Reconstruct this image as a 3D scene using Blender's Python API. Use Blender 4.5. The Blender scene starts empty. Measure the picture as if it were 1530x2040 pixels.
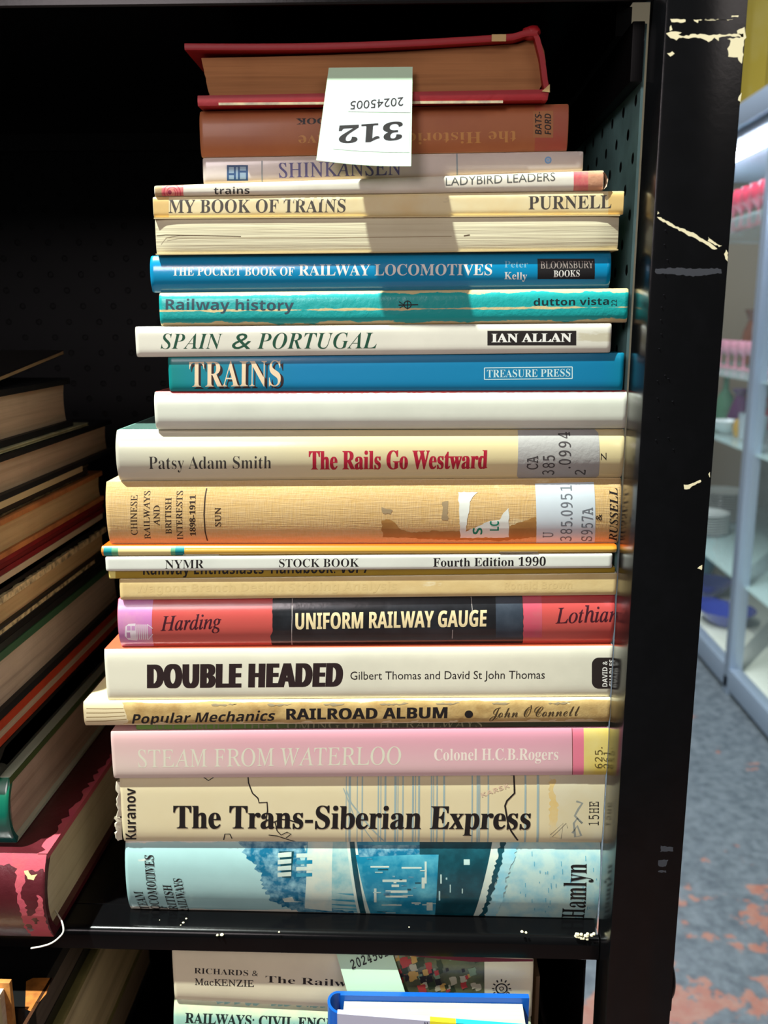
import bpy, bmesh, math, random
from mathutils import Vector, Matrix, Euler, noise as mnoise
random.seed(7)
SC = bpy.context.scene
COL = SC.collection
# ------------------------------------------------------------------ camera
FPX, CAMD = 1800.0, 0.42
PITCH = math.atan(385 / FPX)
YAW = math.atan(60 * math.cos(PITCH) / FPX)
CAMZ = 0.3089
CAM = Vector((0, -CAMD, CAMZ))
cd = bpy.data.cameras.new('camera')
cd.sensor_fit = 'VERTICAL'; cd.sensor_height = 36; cd.lens = FPX * 36 / 2040
cd.clip_start = 0.02; cd.clip_end = 60
cd.dof.use_dof = True; cd.dof.focus_distance = 0.43; cd.dof.aperture_fstop = 13.0
co = bpy.data.objects.new('camera', cd); COL.objects.link(co)
co.location = CAM; co.rotation_euler = (math.pi / 2 - PITCH, 0, YAW)
SC.camera = co
# ------------------------------------------------------------------ light and exposure
SC.view_settings.view_transform = 'Standard'; SC.view_settings.look = 'None'
SC.view_settings.gamma = 1; SC.view_settings.use_curve_mapping = False
SC.view_settings.exposure = 0.0
w = bpy.data.worlds.new('store_air'); SC.world = w; w.use_nodes = True
w.node_tree.nodes['Background'].inputs[0].default_value = (0.80, 0.84, 0.86, 1)
w.node_tree.nodes['Background'].inputs[1].default_value = 0.12

def lamp(name, kind, loc, target, power, color, **k):
    l = bpy.data.lights.new(name, kind); l.energy = power; l.color = color
    for a, b in k.items(): setattr(l, a, b)
    o = bpy.data.objects.new(name, l); COL.objects.link(o); o.location = loc
    o.rotation_euler = (Vector(target) - Vector(loc)).to_track_quat('-Z', 'Y').to_euler()
    return o
KD = Vector((.42, .215, -1.0))
lamp('track_spotlight', 'SPOT', Vector((0, 0, .2)) - KD * 2.6, (0, 0, .2), 1060, (.92, 1.0, .93), shadow_soft_size=.028, spot_size=1.3, spot_blend=.3)
lamp('fill_light', 'AREA', (-.55, -1.5, .85), (.05, .05, .25), 8, (1.0, .87, .88), shape='RECTANGLE', size=.5, size_y=.4)  # added frontal fill, brightens the shaded spines and the side panel
lamp('fill_light', 'AREA', (1.35, -1.55, 1.55), (-.15, .05, .2), 8, (1.0, .89, .85), shape='RECTANGLE', size=1.2, size_y=.6)  # added fill from the right, lifts the left stack's page edges
lamp('cabinet_fill_light', 'AREA', (.45, 2.3, 2.2), (1.25, 3.2, -.5), 120, (.90, .97, 1.0), shape='RECTANGLE', size=.6, size_y=2.0)  # added lamp over the aisle, aimed to brighten the cabinet and floor

# ------------------------------------------------------------------ helpers
def ray(px, py):
    r, u = px - 765.0, 1020.0 - py
    fw = FPX * math.cos(PITCH) + u * math.sin(PITCH)
    up = u * math.cos(PITCH) - FPX * math.sin(PITCH)
    return Vector((r * math.cos(YAW) - fw * math.sin(YAW), r * math.sin(YAW) + fw * math.cos(YAW), up))
def PY(px, py, Y): d = ray(px, py); return CAM + d * ((Y - CAM.y) / d.y)
def PX(px, py, X): d = ray(px, py); return CAM + d * ((X - CAM.x) / d.x)
def PZ(px, py, Z): d = ray(px, py); return CAM + d * ((Z - CAM.z) / d.z)

def lin(c):
    return tuple(((v / 255) / 12.92 if v <= 10 else ((v / 255 + .055) / 1.055) ** 2.4) for v in c[:3]) + (1,)

MATS = {}
class NT:
    def __init__(s, m): s.t = m.node_tree; s.n = s.t.nodes; s.b = s.n['Principled BSDF']
    def new(s, k, **a):
        n = s.n.new(k)
        for p, v in a.items(): setattr(n, p, v)
        return n
    def link(s, a, b): s.t.links.new(a, b)
    def setv(s, sock, v):
        if isinstance(v, bpy.types.NodeSocket): s.link(v, sock)
        else: sock.default_value = v
    def math(s, op, a, b=0.0, clamp=False):
        n = s.new('ShaderNodeMath', operation=op, use_clamp=clamp); s.setv(n.inputs[0], a); s.setv(n.inputs[1], b); return n.outputs[0]
    def mix(s, f, a, b, blend='MIX'):
        n = s.new('ShaderNodeMix', data_type='RGBA', blend_type=blend)
        s.setv(n.inputs[0], f); s.setv(n.inputs[6], a); s.setv(n.inputs[7], b); return n.outputs[2]
    def mapr(s, v, a, b, c=0.0, d=1.0):
        n = s.new('ShaderNodeMapRange'); s.setv(n.inputs[0], v)
        for i, q in enumerate((a, b, c, d)): n.inputs[i + 1].default_value = q
        return n.outputs[0]
    def noise(s, scale, detail=3, stretch=(1, 1, 1), coord='Object', rough=.6):
        tc = s.new('ShaderNodeTexCoord'); mp = s.new('ShaderNodeMapping'); mp.inputs[3].default_value = stretch
        s.link(tc.outputs[coord], mp.inputs[0]); n = s.new('ShaderNodeTexNoise'); s.link(mp.outputs[0], n.inputs[0])
        n.inputs['Scale'].default_value = scale; n.inputs['Detail'].default_value = detail; n.inputs['Roughness'].default_value = rough
        return n.outputs[0]
    def uv(s):
        tc = s.new('ShaderNodeTexCoord'); sp = s.new('ShaderNodeSeparateXYZ'); s.link(tc.outputs['UV'], sp.inputs[0]); return sp.outputs[0], sp.outputs[1]
    def ramp(s, f, stops):
        n = s.new('ShaderNodeValToRGB'); e = n.color_ramp.elements
        while len(e) < len(stops): e.new(.5)
        for q, (p, c) in zip(e, stops): q.position = p; q.color = lin(c)
        s.setv(n.inputs[0], f); return n.outputs[0]

def mat(name, col, rough=.5, coat=0.0, stain=None, bump=None, metallic=0.0, wear=None, ramp_u=None, ramp_v=None, spec=.5, crack=None, weave=0, alpha=None, emit=None, trans=0, coatr=.15, top=None):
    """stain=(scale, amount, colour)  bump=(scale, strength)  wear=(colour, start, noise scale)"""
    m = bpy.data.materials.new(name); m.use_nodes = True; t = NT(m); b = t.b
    c = lin(col)
    if ramp_u: u, v = t.uv(); c = t.ramp(u, ramp_u)
    if ramp_v:
        u, v = t.uv(); c2 = t.ramp(v, ramp_v[0]); c = t.mix(ramp_v[1], c, c2)
    if stain:
        f = t.mapr(t.noise(stain[0], 5), .42, .72); c = t.mix(t.math('MULTIPLY', f, stain[1]), c, lin(stain[2]))
    bh = None
    if weave:
        br = t.noise(weave, 2, (1, 1, .06)); br2 = t.noise(weave, 2, (.06, 1, 1)); wv = t.math('ADD', br, br2)
        c = t.mix(t.mapr(wv, .7, 1.35, 0, .25), c, t.mix(.55, c, (1, .95, .8, 1))); bh = wv
    if wear:
        u, v = t.uv(); e = t.math('ABSOLUTE', t.math('SUBTRACT', t.math('MULTIPLY', v, 2.0), 1.0))
        f = t.mapr(e, wear[1], 1.0); nz = t.math('MULTIPLY', t.math('SUBTRACT', t.noise(wear[2], 5, (.35, 1, 1)), .5), 2.4)
        f = t.mapr(t.math('ADD', f, nz), .42, .52)
        if crack:
            d = t.math('ABSOLUTE', t.math('SUBTRACT', v, crack)); k = t.mapr(d, .0, .09, 1.1, 0.0)
            f = t.math('MAXIMUM', f, t.mapr(t.math('ADD', k, nz), .75, .95))
        c = t.mix(f, c, lin(wear[0]))
    if top:
        u, v = t.uv(); c = t.mix(t.math('GREATER_THAN', v, .988), c, lin(top))
    if isinstance(c, bpy.types.NodeSocket): t.link(c, b.inputs['Base Color'])
    else: b.inputs['Base Color'].default_value = c
    b.inputs['Roughness'].default_value = rough; b.inputs['Metallic'].default_value = metallic
    b.inputs['Coat Weight'].default_value = coat; b.inputs['Coat Roughness'].default_value = coatr
    b.inputs['Specular IOR Level'].default_value = spec
    if trans: b.inputs['Transmission Weight'].default_value = trans
    if alpha is not None: b.inputs['Alpha'].default_value = alpha
    if emit: b.inputs['Emission Color'].default_value = lin(col); b.inputs['Emission Strength'].default_value = emit
    if bump or bh:
        bp = t.new('ShaderNodeBump'); sc, st = bump or (0, .25)
        t.setv(bp.inputs['Height'], bh if bh else t.noise(sc, 4)); bp.inputs['Strength'].default_value = st; bp.inputs['Distance'].default_value = .0006
        t.link(bp.outputs[0], b.inputs['Normal'])
        if coat: t.link(bp.outputs[0], b.inputs['Coat Normal'])
    MATS[name] = m
    return m
def ink(col, rough=.45):
    k = 'ink_%d_%d_%d' % tuple(col[:3])
    return MATS.get(k) or mat(k, col, rough, spec=.4)
def page_mat(name, col, dark, axis='z', amt=.5, freq=420):
    m = bpy.data.materials.new(name); m.use_nodes = True; t = NT(m)
    st = {'z': (.02, .02, 1), 'x': (1, .02, .02), 'y': (.02, 1, .02)}[axis]
    n1 = t.noise(freq, 3, st); n2 = t.noise(freq * .17, 2, st); n3 = t.noise(22, 4)
    f = t.math('ADD', t.mapr(n1, .45, .75, 0, .6), t.mapr(n2, .45, .7, 0, .6))
    c = t.mix(t.math('MULTIPLY', f, amt), lin(col), lin(dark)); c = t.mix(t.mapr(n3, .5, .8, 0, .35), c, lin(dark))
    t.link(c, t.b.inputs['Base Color']); t.b.inputs['Roughness'].default_value = .85; t.b.inputs['Specular IOR Level'].default_value = .2
    bp = t.new('ShaderNodeBump'); t.link(n1, bp.inputs['Height']); bp.inputs['Strength'].default_value = .35; bp.inputs['Distance'].default_value = .0008
    t.link(bp.outputs[0], t.b.inputs['Normal'])
    MATS[name] = m; return m

def tag(o, label=None, cat=None, group=None, kind=None):
    if label: o['label'] = label
    if cat: o['category'] = cat
    if group: o['group'] = group
    if kind: o['kind'] = kind
    return o
def thing(name, loc, label, cat, group=None, rot=(0, 0, 0)):
    o = bpy.data.objects.new(name, None); COL.objects.link(o); o.location = loc; o.rotation_euler = rot
    o.empty_display_size = .01
    return tag(o, label, cat, group)

class MB:
    """collects faces for one mesh object"""
    def __init__(s): s.v = []; s.f = []; s.mi = []; s.uv = {}; s.mats = []
    def slot(s, m):
        if m not in s.mats: s.mats.append(m)
        return s.mats.index(m)
    def add(s, vs, fs, m, uvs=None):
        b = len(s.v); s.v += [tuple(v) for v in vs]; i = s.slot(m)
        for f in fs: s.f.append(tuple(b + q for q in f)); s.mi.append(i)
        if uvs:
            for k, u in enumerate(uvs): s.uv[b + k] = u
    def box(s, a, b, m, bev=0):
        bm = bmesh.new(); bmesh.ops.create_cube(bm, size=1)
        for v in bm.verts: v.co = Vector([(a[i] + b[i]) / 2 + v.co[i] * (b[i] - a[i]) for i in range(3)])
        if bev: bmesh.ops.bevel(bm, geom=bm.edges[:], offset=bev, segments=2, profile=.6, affect='EDGES')
        s.bm(bm, m)
    def bm(s, bm, m, mtx=None):
        bm.verts.index_update(); vs = [(mtx @ v.co if mtx else v.co.copy()) for v in bm.verts]
        s.add(vs, [[v.index for v in f.verts] for f in bm.faces], m); bm.free()
    def lathe(s, prof, m, c=(0, 0, 0), n=24):
        vs = []; fs = []
        for r, z in prof:
            for k in range(n): a = 2 * math.pi * k / n; vs.append((c[0] + r * math.cos(a), c[1] + r * math.sin(a), c[2] + z))
        for i in range(len(prof) - 1):
            for k in range(n): fs.append((i * n + k, i * n + (k + 1) % n, (i + 1) * n + (k + 1) % n, (i + 1) * n + k))
        s.add(vs, fs, m)
    def tube(s, pts, r, m, n=6):
        vs = []; fs = []; pts = [Vector(p) for p in pts]
        for i, p in enumerate(pts):
            d = (pts[min(i + 1, len(pts) - 1)] - pts[max(i - 1, 0)]).normalized()
            q = d.to_track_quat('Z', 'Y')
            for k in range(n):
                a = 2 * math.pi * k / n; vs.append(p + q @ Vector((r * math.cos(a), r * math.sin(a), 0)))
        for i in range(len(pts) - 1):
            for k in range(n): fs.append((i * n + k, i * n + (k + 1) % n, (i + 1) * n + (k + 1) % n, (i + 1) * n + k))
        fs.append(tuple(range(n))); fs.append(tuple(range((len(pts) - 1) * n, len(pts) * n)))
        s.add(vs, fs, m)
    def build(s, name, parent=None, loc=(0, 0, 0), smooth=35):
        me = bpy.data.meshes.new(name); L = Vector(loc)
        me.from_pydata([Vector(v) - L for v in s.v], [], s.f)
        for m in s.mats: me.materials.append(m)
        for p, i in zip(me.polygons, s.mi): p.material_index = i; p.use_smooth = bool(smooth)
        if s.uv:
            ul = me.uv_layers.new(name='UVMap')
            for lp in me.loops: ul.data[lp.index].uv = s.uv.get(lp.vertex_index, (0, .5))
        bm = bmesh.new(); bm.from_mesh(me); bmesh.ops.recalc_face_normals(bm, faces=bm.faces[:]); bm.to_mesh(me); bm.free()
        if smooth: me.set_sharp_from_angle(angle=math.radians(smooth))
        o = bpy.data.objects.new(name, me); COL.objects.link(o)
        if parent: o.parent = parent
        else: o.location = L
        return o

# ------------------------------------------------------------------ lettering
def conv(s, st):
    T = {'serifb': (0x1D400, 0x1D41A, 0x1D7CE), 'serif': (0x1D434, 0x1D44E, 0), 'serifi': (0x1D434, 0x1D44E, 0), 'serifbi': (0x1D468, 0x1D482, 0x1D7CE),
         'script': (0x1D4D0, 0x1D4EA, 0), 'mono': (0x1D670, 0x1D68A, 0x1D7F6), 'sansb': (0x1D5D4, 0x1D5EE, 0x1D7EC)}.get(st)
    if not T: return s
    o = ''
    for c in s:
        if 'A' <= c <= 'Z': o += chr(T[0] + ord(c) - 65)
        elif 'a' <= c <= 'z': o += '\u210e' if (c == 'h' and st in ('serif', 'serifi')) else chr(T[1] + ord(c) - 97)
        elif '0' <= c <= '9' and T[2]: o += chr(T[2] + ord(c) - 48)
        else: o += c
    return o
CAPS = {}
def glyphs(s, st, off=0.0, space=1.0):
    c = bpy.data.curves.new('t', 'FONT'); c.body = conv(s, st); c.size = 1; c.offset = off; c.resolution_u = 3; c.space_character = space
    o = bpy.data.objects.new('t', c); COL.objects.link(o)
    bpy.context.view_layer.update(); dg = bpy.context.evaluated_depsgraph_get()
    me = bpy.data.meshes.new_from_object(o.evaluated_get(dg), depsgraph=dg)
    vs = [(v.co.x, v.co.y) for v in me.vertices]; fs = [tuple(p.vertices) for p in me.polygons]
    bpy.data.objects.remove(o); bpy.data.curves.remove(c); bpy.data.meshes.remove(me)
    if st == 'serif': vs = [(x - .285 * y, y) for x, y in vs]
    return vs, fs
def cap_h(st, off):
    k = (st, off)
    if k not in CAPS: CAPS[k] = max(y for x, y in glyphs('H', st, off)[0])
    return CAPS[k]

# ------------------------------------------------------------------ books
VSP = [0, .02, .05, .1, .17, .25, .35, .45, .55, .65, .75, .83, .9, .95, .98, 1]
class Book:
    """a closed book; x along the spine, y into the shelf, z up.  zb/zt: straight seams below and above it"""
    def __init__(s, name, label, xl, xr, zb, zt, Y, depth, case, pages, bulge=.0015, pw=6, tb=.0022, ov=.003, group='railway books of the tall stack', cat='book', rot=None, wob=.00004, hollow=.0, crown=0):
        s.xl, s.xr, s.Y, s.depth, s.bulge, s.pw = xl, xr, Y, depth, bulge, pw
        s.zb_, s.zt_ = zb, zt; s.case = case; s.seed = random.random() * 50; s.wob = wob
        xm = (xl + xr) / 2
        s.loc = Vector((xm, Y + depth / 2, s.zb(xm)))
        s.root = thing(name, s.loc, label, cat, group)
        s.m = MB(); s.layer = 0
        s.section(tb, crown)
        s.block(pages, tb, ov)
    def zb(s, x): (a, b), (c, d) = s.zb_; return b + (d - b) * (x - a) / (c - a)
    def zt(s, x): (a, b), (c, d) = s.zt_; return b + (d - b) * (x - a) / (c - a)
    def front(s, x, z):
        H = s.zt(x) - s.zb(x); v = (z - s.zb(x)) / H
        pr = lambda q: s.bulge * min(1.3, abs(2 * q - 1)) ** s.pw
        v = min(max(v, 0.0), 1.0)
        for a, b in zip(VSP, VSP[1:]):
            if v <= b: return s.Y + pr(a) + (pr(b) - pr(a)) * (v - a) / (b - a)
        return s.Y + pr(1)
    def section(s, tb, crown):
        xs = [s.xl, s.xl + .0006, s.xl + .002]; n = 26
        xs += [s.xl + .002 + (s.xr - s.xl - .004) * k / n for k in range(1, n + 1)] + [s.xr - .0006, s.xr]
        vsp = VSP
        rings = []
        for i, x in enumerate(xs):
            zb, zt = s.zb(x) + .00008, s.zt(x) - .00008; H = zt - zb
            e = .0005 if i in (0, len(xs) - 1) else 0
            ring = []
            yb = s.Y + s.depth
            outer = [(yb, 0), (yb - .3 * s.depth, 0)] + [(None, v) for v in vsp] + [(yb - .3 * s.depth, 1), (yb, 1)]
            for y, v in outer:
                if y is None: y = s.front(x, zb + H * v) + e
                ring.append(((x, y, zb + H * v + (e * .6 if v == 0 else -e * .6 if v == 1 else 0)), (x - s.xl, v)))
            t = tb / H
            for y, v in reversed(outer):
                vi = t + (1 - 2 * t) * v
                if y is None: y = s.front(x, zb + H * v) + tb + e * .2
                ring.append(((x, y, zb + H * vi), (x - s.xl, v)))
            rings.append(ring)
        k = len(rings[0]); vs = [p for r in rings for p, u in r]; uv = [u for r in rings for p, u in r]; fs = []
        for i in range(len(rings) - 1):
            for j in range(k): fs.append((i * k + j, i * k + (j + 1) % k, (i + 1) * k + (j + 1) % k, (i + 1) * k + j))
        h = k // 2
        for b in (0, (len(rings) - 1) * k):
            for j in range(h - 1): fs.append((b + j, b + j + 1, b + k - 2 - j, b + k - 1 - j))
        s.m.add(vs, fs, s.case, uv)
    def block(s, pm, tb, ov):
        m = MB(); x0, x1 = s.xl + ov, s.xr - ov; n = 8; g = .0001
        ys = [s.Y + s.bulge + tb + .0004, s.Y + s.depth - max(ov, .0005)]
        vs = []; fs = []
        for i in range(n + 1):
            x = x0 + (x1 - x0) * i / n
            a, b = s.zb(x) + tb + .00015, s.zt(x) - tb - .00015
            for v in (0, .25, .5, .75, 1):
                fo = .0 if ov < .001 else .002 * (1 - (2 * v - 1) ** 2)
                vs += [(x, ys[0], a + (b - a) * v), (x, ys[1] - fo, a + (b - a) * v)]
        for i in range(n):
            for j in range(4):
                for q in (0, 1):
                    p = i * 10 + j * 2 + q; fs.append((p, p + 2, p + 12, p + 10))
            fs.append((i * 10, i * 10 + 1, i * 10 + 11, i * 10 + 10)); fs.append((i * 10 + 8, i * 10 + 9, i * 10 + 19, i * 10 + 18))
        for b in (0, n * 10):
            for j in range(4): fs.append((b + j * 2, b + j * 2 + 1, b + j * 2 + 3, b + j * 2 + 2))
        m.add(vs, fs, pm); m.build('page_block', s.root, s.loc)
    # ---- printing
    def w2(s, px, py): p = PY(px, py, s.Y); return Vector((p.x, p.z))
    def print2(s, v2, fs, m, tgt=None, clip=True, lift=None):
        s.layer += 1
        eps = lift if lift else .00002 + .0000025 * s.layer
        bm = bmesh.new(); vv = [bm.verts.new((x, z, 0)) for x, z in v2]
        for f in fs:
            try: bm.faces.new([vv[i] for i in f])
            except ValueError: pass
        xm = (s.xl + s.xr) / 2
        for k in VSP[1:-1]:
            x0, x1 = s.xl, s.xr
            a = Vector((x0, s.zb(x0) + k * (s.zt(x0) - s.zb(x0)), 0)); b = Vector((x1, s.zb(x1) + k * (s.zt(x1) - s.zb(x1)), 0)); d = b - a
            bmesh.ops.bisect_plane(bm, geom=bm.verts[:] + bm.edges[:] + bm.faces[:], plane_co=a, plane_no=(-d.y, d.x, 0), dist=1e-7)
        if clip:
            for co_, no in (((s.xl, s.zb(s.xl) + .0002, 0), (-(s.zb(s.xr) - s.zb(s.xl)), s.xr - s.xl, 0)), ((s.xl, s.zt(s.xl) - .0002, 0), ((s.zt(s.xr) - s.zt(s.xl)), -(s.xr - s.xl), 0)), ((s.xl + .0003, 0, 0), (1, 0, 0)), ((s.xr - .0003, 0, 0), (-1, 0, 0))):
                bmesh.ops.bisect_plane(bm, geom=bm.verts[:] + bm.edges[:] + bm.faces[:], plane_co=co_, plane_no=no, clear_inner=True, dist=1e-7)
        bm.verts.index_update()
        vs = [(v.co.x, s.front(v.co.x, v.co.y) - eps, v.co.y) for v in bm.verts]
        uv = [(v.co.x - s.xl, (v.co.y - s.zb(v.co.x)) / (s.zt(v.co.x) - s.zb(v.co.x))) for v in bm.verts]
        (tgt or s.m).add(vs, [[v.index for v in f.verts] for f in bm.faces], m, uv); bm.free()
    def text(s, t, st, p0, p1, cap, m, off=0.0, shear=0, tgt=None, space=1.0, fat=0.0):
        vs, fs = glyphs(t, st, off, space); H = cap_h(st, off)
        vs = [(x + shear * y, y) for x, y in vs]
        x0 = min(x for x, y in vs); x1 = max(x for x, y in vs)
        A, B, C = s.w2(*p0), s.w2(*p1), s.w2(*cap); U = B - A; V = C - A
        D = U.normalized() * fat * .00023
        for sg in ((-1, 0, 1) if fat else (0,)):
            s.print2([tuple(A + U * ((x - x0) / (x1 - x0)) + V * (y / H) + D * sg) for x, y in vs], fs, m, tgt, lift=.00016 if tgt else None)
    def patch(s, poly, m, jag=0, tgt=None, lift=None):
        pts = [s.w2(*p) for p in poly]
        if jag:
            q = []
            for a, b in zip(pts, pts[1:] + pts[:1]):
                n = max(1, int((b - a).length / .0012)); d = (b - a); nrm = Vector((-d.y, d.x)).normalized()
                for k in range(n): q.append(a + d * k / n + nrm * random.uniform(-jag, jag) * (0 if k == 0 else 1))
            pts = q
        s.print2([tuple(p) for p in pts], [tuple(range(len(pts)))], m, tgt, lift=lift)
    def line(s, pts, wpx, m, tgt=None):
        P = [s.w2(*p) for p in pts]; wd = wpx * .00023 / 2; L = []; R = []
        for i, p in enumerate(P):
            d = P[min(i + 1, len(P) - 1)] - P[max(i - 1, 0)]; n = Vector((-d.y, d.x)).normalized() * wd; L.append(p + n); R.append(p - n)
        n = len(P); s.print2([tuple(q) for q in L + R], [(i, i + 1, n + i + 1, n + i) for i in range(n - 1)], m, tgt)
    def disc(s, c, r, m, ri=0, n=24, tgt=None):
        C = s.w2(*c); k = .00023; o = [C + Vector((math.cos(6.2832 * i / n), math.sin(6.2832 * i / n))) * r * k for i in range(n)]
        if ri:
            q = [C + Vector((math.cos(6.2832 * i / n), math.sin(6.2832 * i / n))) * ri * k for i in range(n)]
            s.print2([tuple(p) for p in o + q], [(i, (i + 1) % n, n + (i + 1) % n, n + i) for i in range(n)], m, tgt)
        else: s.print2([tuple(p) for p in o], [tuple(range(n))], m, tgt)
    def rect(s, x0, y0, x1, y1, m, **k): s.patch([(x0, y0), (x1, y0), (x1, y1), (x0, y1)], m, **k)
    def done(s): return s.m.build('cover', s.root, s.loc, 40)
    def part(s, mb, name, label=None):
        o = mb.build(name, s.root, s.loc, 40)
        if label: o['label'] = label
        return o

POST_L, POST_R, POST_Y = .0970, .1287, -.032
SHELF_TOP = .4335
BACK_Y = .312
# ------------------------------------------------------------------ the shelf unit
FLOOR_Z = CAMZ - 1.35
def peg_mat(name, col, ax, pitch=.0245, r=.075, rough=.45):
    m = bpy.data.materials.new(name); m.use_nodes = True; t = NT(m)
    tc = t.new('ShaderNodeTexCoord'); sp = t.new('ShaderNodeSeparateXYZ'); t.link(tc.outputs['Object'], sp.inputs[0])
    def cell(o):
        d = []
        for k in (ax, 2):
            f = t.math('FRACT', t.math('ADD', t.math('MULTIPLY', sp.outputs[k], 1 / pitch), o)); f = t.math('SUBTRACT', f, .5); d.append(t.math('MULTIPLY', f, f))
        return t.math('SQRT', t.math('ADD', d[0], d[1]))
    d = t.math('MINIMUM', cell(0), cell(.5)); h = t.mapr(d, r, r + .02)
    c = t.mix(h, (.001, .001, .001, 1), t.mix(t.mapr(t.noise(30, 4), .4, .7), lin(col), lin([v * .8 for v in col])))
    t.link(c, t.b.inputs['Base Color']); t.b.inputs['Roughness'].default_value = rough; t.b.inputs['Specular IOR Level'].default_value = .5 if max(col) > 60 else .12
    bp = t.new('ShaderNodeBump'); t.link(h, bp.inputs['Height']); bp.inputs['Strength'].default_value = .6; bp.inputs['Distance'].default_value = .001; t.link(bp.outputs[0], t.b.inputs['Normal'])
    return m
M_black = mat('black_gloss_enamel', (7, 7, 8), .20, bump=(240, .05), stain=(60, .5, (11, 11, 12)), spec=.2)
M_post = mat('black_post_enamel', (6, 6, 7), .20, bump=(300, .05), stain=(90, .5, (11, 11, 13)), spec=.3)
M_matte = mat('black_matte_enamel', (11, 11, 12), .55, spec=.25)
M_chip = mat('cream_undercoat', (236, 226, 186), .7)
M_smear = mat('grey_scuff', (52, 55, 62), .6)
M_pegblack = peg_mat('black_pegboard', (15, 15, 16), 0)
M_pegside = peg_mat('grey_green_pegboard', (150, 200, 198), 1, r=.09)
M_pegdark = peg_mat('dark_side_pegboard', (14, 14, 14), 1, r=.09)
unit = thing('bookshelf', (-.35, .14, FLOOR_Z), 'black enamelled steel bookshelf with chipped corner post holding the railway books', 'shelf')
UL = unit.location
def shelf_board(z, xl=-.95, xr=.0965, yb=BACK_Y - .002):
    pr = [(yb, z), (-.0085, z)]
    for k in range(1, 7): a = k / 6 * math.pi / 2; pr.append((-.0085 - .004 * math.sin(a), z - .004 + .004 * math.cos(a)))
    pr += [(-.0125, z - .0118), (-.0118, z - .0125), (-.010, z - .0125), (-.010, z - .0018), (yb, z - .0018)]
    n = len(pr); m = MB()
    xs = [xl, xr]
    vs = [(x, y, q) for x in xs for y, q in pr]; fs = [(i, (i + 1) % n, n + (i + 1) % n, n + i) for i in range(n)]
    fs += [(0, 1) + tuple(range(n - 2, n)), tuple(range(n, 2 * n))][0:0]
    m.add(vs, fs, M_black)
    for b in (0, n): # end caps: sheet and lip
        m.add([vs[b + 0], vs[b + 1], vs[b + n - 2], vs[b + n - 1]], [(0, 1, 2, 3)], M_black)
        m.add([vs[b + i] for i in range(1, n - 1)], [tuple(range(n - 2))], M_black)
    return m
def chip(m, poly, mt, Y=-.03206, jag=.00025):
    pts = [PY(px, py, Y) for px, py in poly]; q = []
    for a, b in zip(pts, pts[1:] + pts[:1]):
        n = max(1, int((b - a).length / .0009))
        for k in range(n): q.append(a.lerp(b, k / n) + Vector((random.uniform(-jag, jag), 0, random.uniform(-jag, jag))))
    m.add(q + [p + Vector((0, .0002, 0)) for p in q], [tuple(range(len(q)))] + [(i, (i + 1) % len(q), len(q) + (i + 1) % len(q), len(q) + i) for i in range(len(q))], mt)
sb = shelf_board(0.0)
for x, y, w_ in ((365, 1838, 5), (371, 1830, 4), (360, 1843, 3), (433, 1862, 4), (442, 1861, 6), (318, 1833, 2), (556, 1856, 3), (1040, 1855, 5), (1048, 1857, 4), (815, 1847, 3)):
    p = PZ(x, y, 0) if y < 1850 else PY(x, y, -.0126)
    sb.lathe([(0, .0002), (w_ * .00012, .00012), (w_ * .00018, -.0003)], M_chip, p, 7)
for k in range(16):
    p = PY(1146 + random.uniform(0, 38), 1863 + random.uniform(-4, 7), -.0124)
    sb.lathe([(0, .0006), (.0007, .0002), (.0009, -.0005)], M_chip, p, 7)
ridge = PZ(165, 1800, 0)
sb.box((-.95, ridge.y, -.0004), (-.02, ridge.y + .0012, .0003), M_black)
sb.build('shelf_board', unit, UL)
shelf_board(.4485).build('upper_shelf', unit, UL)
m = MB(); m.box((.0905, .03, .4345), (.0975, BACK_Y - .004, .4466), M_matte); m.box((-.95, BACK_Y - .008, .4345), (.09, BACK_Y - .003, .4466), M_matte)
m.build('shelf_stiffener', unit, UL)
m = MB(); m.box((.0925, .004, .409), (.0978, BACK_Y - .003, .4332), M_matte, .0006); m.build('side_rail', unit, UL)
m = MB(); m.box((-.95, BACK_Y, -.5), (.1, BACK_Y + .0012, .7), M_pegblack); m.build('back_panel', unit, UL)
m = MB(); m.box((.0985, .009, -.012), (.0997, BACK_Y - .001, .4335), M_pegside); m.build('side_panel', unit, UL)['label'] = 'grey-green perforated side panel'
m = MB(); m.box((.0985, .030, -.5), (.0997, BACK_Y - .001, -.013), M_pegdark); m.build('side_panel', unit, UL)
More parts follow.
